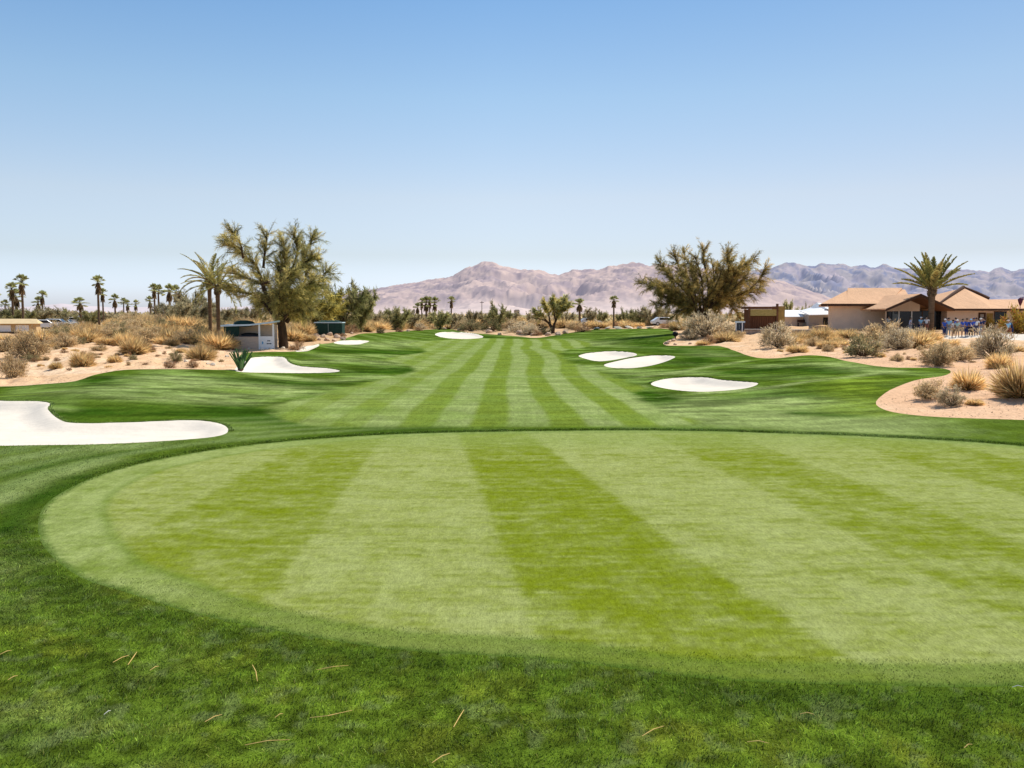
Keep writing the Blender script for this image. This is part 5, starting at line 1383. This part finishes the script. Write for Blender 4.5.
# yellow flowering shrub
br_, fo = bush_mesh('twiggy', 991); fo = list(fo); gg = np.random.default_rng(4)
colr = np.repeat(np.where(gg.uniform(0, 1, (len(fo[2]) // 5, 1)) < .8, np.array([(.42, .30, .05)]), np.array([(.50, .17, .06)])) * gg.uniform(.55, 1.3, (len(fo[2]) // 5, 1)), 5, 0)
for (px_, Y_, w_, h_, lab) in ((1016, 92.5, 30, 29, 'large yellow orange flowering shrub at the right end of the clubhouse'), (988, 96.4, 9, 15, 'narrow yellow shrub between the clubhouse door and its dark window')):
    p = gx(px_, Y_); r_ = thing('flowering_shrub', lab, 'shrub', p)
    mesh_obj('foliage', fo[0], tris=fo[1], color=colr, m=M_leaf, parent=r_); MB.build(br_, 'branches', M_twig, r_)
    r_.scale = (w_ * Y_ / F, w_ * Y_ / F, h_ * Y_ / F * 1.3)

# ---- cars
M_car = mat('white_car_paint', (0.80, 0.80, 0.79), rough=.3, namt=.02, spec=.5)
M_tyre = mat('tyre_rubber', (0.02, 0.02, 0.02), namt=.1); M_rim = mat('rim_metal', (.5, .5, .5), rough=.35, namt=.05, metal=.8)
M_lamp = mat('lamp_glass', (.75, .75, .7), rough=.15, namt=0, spec=.5)
def make_car():
    r = thing('parked_car', None, 'car')
    prof = [(-2.1, .35), (2.1, .35), (2.18, .62), (2.05, .82), (1.15, .95), (.55, 1.42), (-1.2, 1.44), (-1.85, .98), (-2.15, .88), (-2.18, .6)]
    b = MB().prism(prof, -.86, .86).build('body', M_car, r, bevel=.06)
    for s in (-1, 1):
        w_ = MB().prism([(-1.05, .98), (.98, .98), (.5, 1.34), (-1.0, 1.36)], s * .862, s * .872 + .004 * s); w_.build('side_window', M_glass, r)
        for x in (-1.35, 1.35):
            t = MB().tube([(x, s * .62, .33), (x, s * .885, .33)], .33, 14).build('wheel', M_tyre, r)
            MB().tube([(x, s * .80, .33), (x, s * .90, .33)], .2, 10).build('rim', M_rim, t)
        MB().box(2.08, 2.2, s * .45 - .18, s * .45 + .18, .62, .76).build('headlight', M_lamp, r)
    MB().add([(1.13, -.75, .99), (1.13, .75, .99), (.60, .70, 1.40), (.60, -.70, 1.40)], [(0, 1, 2, 3)]).build('windscreen', M_glass, r)
    return r
car0 = make_car(); car_log = []
for i, (px_, Y_, rz, lift, lab) in enumerate([(44, 128, .5, 0, 'white car parked right of the tan hut, nearest of the left cars'), (58, 132, .2, 0, 'white car parked just right of the nearest car beyond the left bank'), (66, 150, .1, 0, 'white car parked behind the second car, third from the left'),
        (74, 168, .3, 0, 'white car parked half hidden in bushes, fourth from the left'), (88, 175, .1, 0, 'white car left of the tallest fan palm'), (99, 170, 0, 0, 'white car at the foot of the tallest fan palm'),
        (590, 176, .1, 0, 'white car parked in the scrub between the forked tree and the far palm'), (664, 150, .1, 0, 'white car half hidden left of the broad right tree')]):
    o = car0 if i == 0 else copy_tree(car0)
    p = gx(px_, Y_); o.location = p; o.rotation_euler = (0, 0, rz); o['label'] = lab; o['group'] = 'white cars parked beyond the course'

# ---- straws on the foreground grass
M_straw = mat('dry_straw', (0.74, 0.50, 0.17), nscale=20, namt=.2, spec=.1)
M_pale = mat('bleached_straw', (0.72, 0.68, 0.58), nscale=20, namt=.1, spec=.1)
straws = [((113,666),(129,660)), ((128,668.5),(137,656.5)), ((252.5,668.5),(257.5,686.5)), ((317,673.5),(333,671.5),(348.5,669)), ((310,721.5),(328,721),(352.5,714)), ((453.5,731),(464,715)), ((245,749),(268,746),(290,743.5)), ((150,674),(159,671)), ((432,766),(450,758)),
          ((275,721.5),(283,719)), ((104,719),(111,716.5)), ((642,740),(664,731.5)), ((747,746),(769,749)), ((1012,691),(1023,692)), ((800,718),(814,720)), ((964,752),(972,750)), ((0,658),(12,655)), ((8,684),(18,681)), ((205,726),(222,720))]
straw_objs = []
for k, s in enumerate(straws):
    pts = [gp(*p) + Vector((0, 0, .034 + .012 * (i % 2))) for i, p in enumerate(s)]
    c0 = pts[0]; r_ = .004
    pts = [p - c0 for p in pts]
    if len(pts) == 2: pts.insert(1, (pts[0] + pts[1]) / 2 + Vector((.006, .01, .010)))
    o = MB().tube(pts, [r_ * .7, r_, r_ * .5], 5).build('straw', M_pale if k in (10, 13) else M_straw); o.location = c0
    tag(o, None, 'straw', 'dry straws lying on the foreground grass'); straw_objs.append((s[0][0], o, k in (10, 13)))

# ================================================================ PEOPLE
def skin_mesh(nodes, edges, root=0, sub=1):
    me = bpy.data.meshes.new('figure'); me.from_pydata([n[0] for n in nodes], edges, []); me.update()
    o = bpy.data.objects.new('figure', me); COL.objects.link(o)
    md = o.modifiers.new('skin', 'SKIN'); md.use_smooth_shade = True
    lay = me.skin_vertices[0].data
    for i, n in enumerate(nodes):
        r = n[1] if hasattr(n[1], '__len__') else (n[1], n[1]); lay[i].radius = r; lay[i].use_root = (i == root)
    s = o.modifiers.new('sub', 'SUBSURF'); s.levels = sub; s.render_levels = sub
    dg = bpy.context.evaluated_depsgraph_get(); ev = o.evaluated_get(dg)
    out = bpy.data.meshes.new_from_object(ev); bpy.data.objects.remove(o); return out
def person(loc, rz, label, shirt, legs, hair, pose, cap=None, skin=(.42, .25, .17)):
    """a standing or walking figure, 1.74 m tall; +X is its right, it faces -Y"""
    root = thing('person', label, 'person', loc, rz, 'people gathered by the clubhouse')
    st = {'stand': (.02, -.02), 'walk': (.30, -.28), 'wide': (.06, -.05)}[pose]
    lean = -.04 if pose != 'walk' else -.09
    hipx = .10; nodes = []; edges = []
    def nd(p, r, par=None):
        nodes.append((p, r))
        if par is not None: edges.append((par, len(nodes) - 1))
        return len(nodes) - 1
    pel = nd((0, 0, .93), (.145, .105)); wa = nd((0, lean * .3, 1.10), (.135, .095), pel); ch = nd((0, lean, 1.30), (.165, .11), wa); sh = nd((0, lean, 1.42), (.13, .085), ch)
    ne = nd((0, lean - .01, 1.50), .055, sh); hd = nd((0, lean - .03, 1.58), (.075, .085), ne); tp = nd((0, lean - .02, 1.67), (.078, .09), hd); nd((0, lean - .01, 1.725), (.05, .06), tp)
    feet = []; hands = []
    for s, q in ((-1, st[0]), (1, st[1])):
        hp = nd((s * hipx, 0, .87), .092, pel); kn = nd((s * hipx * 1.1, -q * .55 - .02, .49), .062, hp); an = nd((s * hipx * 1.15, -q, .09), .042, kn)
        nd((s * hipx * 1.25, -q - .13, .035), (.042, .03), an); feet.append((s * hipx * 1.2, -q))
        sp = nd((s * .20, lean, 1.41), .062, sh)
        aq = {'stand': .03, 'walk': -q * .7, 'wide': .12}[pose]
        el = nd((s * .27, lean + .02 - aq * .3, 1.13), .042, sp)
        ha = (s * .25, lean - .10 - aq, .90) if pose != 'wide' else (s * .10, lean - .28, 1.08)
        wr = nd(ha, .030, el); d = unit(np.array(ha) - np.array(nodes[el][0])); pm = tuple(np.array(ha) + d * .07); nd(pm, (.040, .022), wr); hands.append((np.array(pm), d, s))
    body_me = skin_mesh(nodes, edges)
    bm = bmesh.new(); bm.from_mesh(body_me)
    extra = MB()
    for pm, d, s in hands:      # four fingers and a thumb rooted in each palm
        ax_ = unit(np.cross(d, (s, 0, .2)))
        for k in range(4):
            b0 = pm + ax_ * (k - 1.5) * .019; l = (.075, .085, .08, .06)[k]
            extra.tube([b0, b0 + d * l * .55, b0 + d * l * .9 - np.array((s * .02, .01, 0))], [.010, .009, .006], 5)
        t0 = pm - d * .05 + ax_ * -.03; extra.tube([t0, t0 - ax_ * .03 + d * .035, t0 - ax_ * .035 + d * .065], [.011, .010, .007], 5)
    hz = Vector((0, lean - .03, 0))
    extra.tube([(0, hz.y - .08, 1.63), (0, hz.y - .112, 1.60), (0, hz.y - .085, 1.592)], [.010, .017, .012], 6)      # nose
    for s in (-1, 1): extra.ball((s * .082, hz.y + .01, 1.61), (.012, .02, .03), 6, 5)                                # ears
    ex = bpy.data.meshes.new('x'); ex.from_pydata(extra.v, [], extra.f); bm.from_mesh(ex); bm.to_mesh(body_me); bm.free()
    body = bpy.data.objects.new('body', body_me); COL.objects.link(body); body.parent = root; body_me.materials.append(cloth('skin', skin))
    body_me.polygons.foreach_set('use_smooth', np.ones(len(body_me.polygons), bool))
    def garment(name, ids, infl, m, ends=()):
        mp = {i: k for k, i in enumerate(ids)}
        nn = []
        for i in ids:
            p, r = nodes[i]; r = r if hasattr(r, '__len__') else (r, r); nn.append((p, (r[0] + infl, r[1] + infl)))
        ee = [(mp[a], mp[b]) for a, b in edges if a in mp and b in mp]
        for a, p, r in ends: nn.append((p, (r, r))); ee.append((mp[a], len(nn) - 1))
        me = skin_mesh(nn, ee); me.materials.append(m); me.polygons.foreach_set('use_smooth', np.ones(len(me.polygons), bool))
        o = bpy.data.objects.new(name, me); COL.objects.link(o); o.parent = root; return o
    L = lambda a, b, t: tuple(np.array(nodes[a][0]) * (1 - t) + np.array(nodes[b][0]) * t)
    # node order per side: hip, knee, ankle, toe, shoulder, elbow, wrist, palm  (starting at 8 and 16)
    garment('shirt', [0, 1, 2, 3, 12, 20], .022, cloth('shirt', shirt), [(12, L(12, 13, .6), .068), (20, L(20, 21, .6), .068)])
    if legs[1] == 'shorts': garment('shorts', [0, 8, 16], .026, cloth('shorts', legs[0]), [(8, L(8, 9, .85), .088), (16, L(16, 17, .85), .088)])
    else: garment('trousers', [0, 8, 9, 16, 17], .022, cloth('trousers', legs[0]), [(9, L(9, 10, .92), .060), (17, L(17, 18, .92), .060)])
    for fx, fy in feet:
        MB().ball((fx, fy - .06, .045), (.052, .14, .05), 8, 6).build('shoe', cloth('shoe', (.55, .55, .55)), root, smooth=True)
    for s in (-1, 1): MB().ball((s * .032, hz.y - .085, 1.632), (.012, .006, .008), 6, 4).build('eye', cloth('eye', (.03, .025, .02)), root)
    MB().tube([(-.025, hz.y - .084, 1.567), (0, hz.y - .090, 1.565), (.025, hz.y - .084, 1.567)], .005, 5).build('mouth', cloth('mouth', (.28, .12, .10)), root)
    if cap:
        c_ = MB().ball((0, hz.y + .012, 1.675), (.098, .112, .085), 12, 8); c_.add([(-.075, hz.y - .08, 1.685), (.075, hz.y - .08, 1.685), (.06, hz.y - .19, 1.668), (-.06, hz.y - .19, 1.668), (-.075, hz.y - .08, 1.697), (.075, hz.y - .08, 1.697), (.06, hz.y - .19, 1.68), (-.06, hz.y - .19, 1.68)],
            [(3, 2, 1, 0), (4, 5, 6, 7), (0, 1, 5, 4), (1, 2, 6, 5), (2, 3, 7, 6), (3, 0, 4, 7)])
        c_.build('cap', cloth('cap', cap), root, smooth=False)
    else:
        MB().ball((0, hz.y + .022, 1.672), (.094, .10, .088), 12, 8).build('hair', cloth('hair', hair), root, smooth=True)
    return root
_cl = {}
def cloth(kind, c):
    k = (kind, c)
    if k not in _cl: _cl[k] = mat(kind, c, nscale=14, namt=.12, spec=.15)
    return _cl[k]
BLU, NAV, WHT, LBL, KHK, GRY, TEA = (.04, .10, .48), (.02, .035, .12), (.78, .78, .78), (.28, .55, .78), (.45, .34, .22), (.30, .31, .33), (.42, .62, .62)
BRN, BLK = (.05, .03, .02), (.015, .013, .012)
PEOPLE = [
 (944, 336.6, .3, 'person in blue shirt and white cap standing just right of the feather palm', BLU, (NAV, 'trousers'), BRN, 'stand', WHT),
 (948.3, 336.4, -.5, 'bare headed person in pale blue shirt beside the blue shirted one by the palm', LBL, (GRY, 'trousers'), BRN, 'wide', None),
 (952, 337.4, .9, 'person in white shirt and khaki shorts on the path near the palm', WHT, (KHK, 'shorts'), BLK, 'stand', None),
 (957.3, 337.6, -1.2, 'person in grey teal shirt with white cap and khaki shorts, arms forward', TEA, (KHK, 'shorts'), BRN, 'wide', WHT),
 (966, 336.8, .2, 'person in royal blue shirt and navy trousers without cap on the path', BLU, (NAV, 'trousers'), BLK, 'stand', None),
 (970.6, 336.9, -.7, 'person in royal blue shirt with pale blue cap in the path group', BLU, (BLK, 'trousers'), BRN, 'wide', LBL),
 (975.8, 336, 2.6, 'person in white shirt and dark trousers with back turned near the door', WHT, (NAV, 'trousers'), BRN, 'stand', None),
 (979.6, 335.2, .4, 'person in navy shirt and white cap near the clubhouse door', NAV, (GRY, 'trousers'), BRN, 'wide', WHT),
 (983.2, 334.8, -1.4, 'dark haired person in navy shirt and khaki shorts, right of the door group', NAV, (KHK, 'shorts'), BLK, 'stand', None),
 (1008.8, 338.4, -1.35, 'person in light blue shirt and brown shorts walking left with a bag', LBL, ((.24, .09, .05), 'shorts'), BRN, 'walk', (.75, .60, .55)),
 (919.4, 333, .5, 'person in sky blue shirt behind the bushes under the dark gable', LBL, (NAV, 'trousers'), BRN, 'wide', WHT),
 (925.6, 333, -.6, 'person in white shirt and red brown shorts left of the palm trunk', WHT, ((.30, .12, .08), 'shorts'), BRN, 'stand', None),
 (909, 333, 1.2, 'person in pale lavender shirt behind bushes in front of the dark windows', (.55, .55, .68), (GRY, 'trousers'), BLK, 'wide', None),
 (961.6, 337.2, .6, 'bare headed person in royal blue shirt and khaki shorts between the two path groups', BLU, (KHK, 'shorts'), BRN, 'wide', None),
 (973.4, 335.9, -.3, 'person in royal blue shirt and grey trousers behind the path group', BLU, (GRY, 'trousers'), BLK, 'stand', NAV),
 (946.6, 335.2, .8, 'person in navy shirt and navy cap behind the pair next to the palm', NAV, (GRY, 'trousers'), BLK, 'stand', NAV),
 (955, 335.6, -.2, 'bare headed person in royal blue shirt and black trousers behind the teal shirted one', BLU, (BLK, 'trousers'), BLK, 'wide', None),
 (887.5, 330, .2, 'person in white shirt and black trousers by the left window post', (.66, .64, .6), (BLK, 'trousers'), BRN, 'stand', None),
]
for (px_, py_, rz, lab, *r) in PEOPLE:
    p = gp(px_, py_) if py_ > 333.5 else gx(px_, 91.5 if px_ > 900 else 96.0)
    o = person(p, rz, lab, r[0], r[1], r[2], r[3], cap=r[4])
    if px_ > 1000:
        bg_, gb_ = None, None
        bgp = thing('golf_bag', 'navy golf bag carried by the person in light blue walking left', 'bag', (p.x + .24, p.y + .10, p.z + .62), 0)
        MB().tube([(.10, 0, 0), (.04, 0, .2), (-.02, 0, .55), (-.06, 0, .86)], [.12, .15, .15, .13], 10).build('bag_body', cloth('bag', (.015, .03, .09)), bgp, smooth=True)
        cl_ = MB().tube([(-.09, .03, .84), (-.13, .05, 1.12)], [.012, .012], 5)
        cl_.build('club', M_rim, bgp); MB().tube([(-.03, -.04, .84), (-.06, -.06, 1.16)], .012, 5).build('club', M_rim, bgp)
        MB().box(.10, .20, -.10, .10, .12, .42).build('pocket', cloth('bag', (.015, .03, .09)), bgp, bevel=.03)

# ================================================================ LABELS
ONES = ['', 'first', 'second', 'third', 'fourth', 'fifth', 'sixth', 'seventh', 'eighth', 'ninth', 'tenth', 'eleventh', 'twelfth', 'thirteenth', 'fourteenth', 'fifteenth', 'sixteenth', 'seventeenth', 'eighteenth', 'nineteenth']
def ordinal(n):
    if n < 20: return ONES[n]
    t = ['', '', 'twent', 'thirt', 'fort', 'fift', 'sixt'][n // 10]
    return t + 'ieth' if n % 10 == 0 else t + 'y-' + ONES[n % 10]
def rank(items, label, cat, group):
    """items of one kind in one area: each label counts from the left"""
    items = sorted(items, key=lambda t: t[0])
    for i, (px_, o) in enumerate(items):
        tag(o, label if len(items) == 1 else f'{label}, {ordinal(i + 1)} from the left', cat, group)
def by_key(log, kf):
    dd = {}
    for r in log: dd.setdefault(kf(r), []).append(r)
    return dd
for (kd, zn), rs in by_key(bush_log, lambda r: (r[0], r[1])).items():
    if zn.startswith('tuft'):
        s = zn[5:]; lab = {'gold': f'tiny golden grass tuft on the bare {s} sand', 'rust': f'tiny rust brown tuft on the bare {s} sand', 'twiggy': f'tiny grey brown tuft on the bare {s} sand'}[kd]
        rank([(r[2], r[3]) for r in rs], lab, 'tuft', f'small tufts on the {s} sand')
    else: rank([(r[2], r[3]) for r in rs], f'{BLAB[kd]} {zn}', BCAT[kd], f'bushes {zn}')
TL = {'grey': 'dusty grey green desert tree', 'green': 'green bushy desert tree', 'yellow': 'yellow green palo verde tree'}
for (kd, zn), rs in by_key(tree_log, lambda r: (r[0], r[1])).items(): rank([(r[2], r[3]) for r in rs], f'{TL[kd]} {zn}', 'tree', f'trees {zn}')
for zn, rs in by_key(palm_log, lambda r: r[0]).items(): rank([(r[1], r[2]) for r in rs], f'fan palm with bare trunk {zn}', 'palm', f'fan palms {zn}')
for zn, rs in by_key(rock_log, lambda r: r[0]).items(): rank([(r[1], r[2]) for r in rs], f'boulder {zn}', 'rock', f'boulders {zn}')
for pale in (False, True):
    rank([(a, o) for a, o, f in straw_objs if f == pale], 'bleached white straw on the foreground rough' if pale else 'tan dry straw on the foreground rough', 'straw', 'dry straws lying on the foreground grass')
# prototypes that were only sources of mesh data are not part of the place
for f0, b0 in BUSH.values():
    for o in (f0, b0):
        if o: bpy.data.objects.remove(o)
for pr, used, *_ in FP:
    if not used:
        for ch in list(pr.children): bpy.data.objects.remove(ch)
        bpy.data.objects.remove(pr)
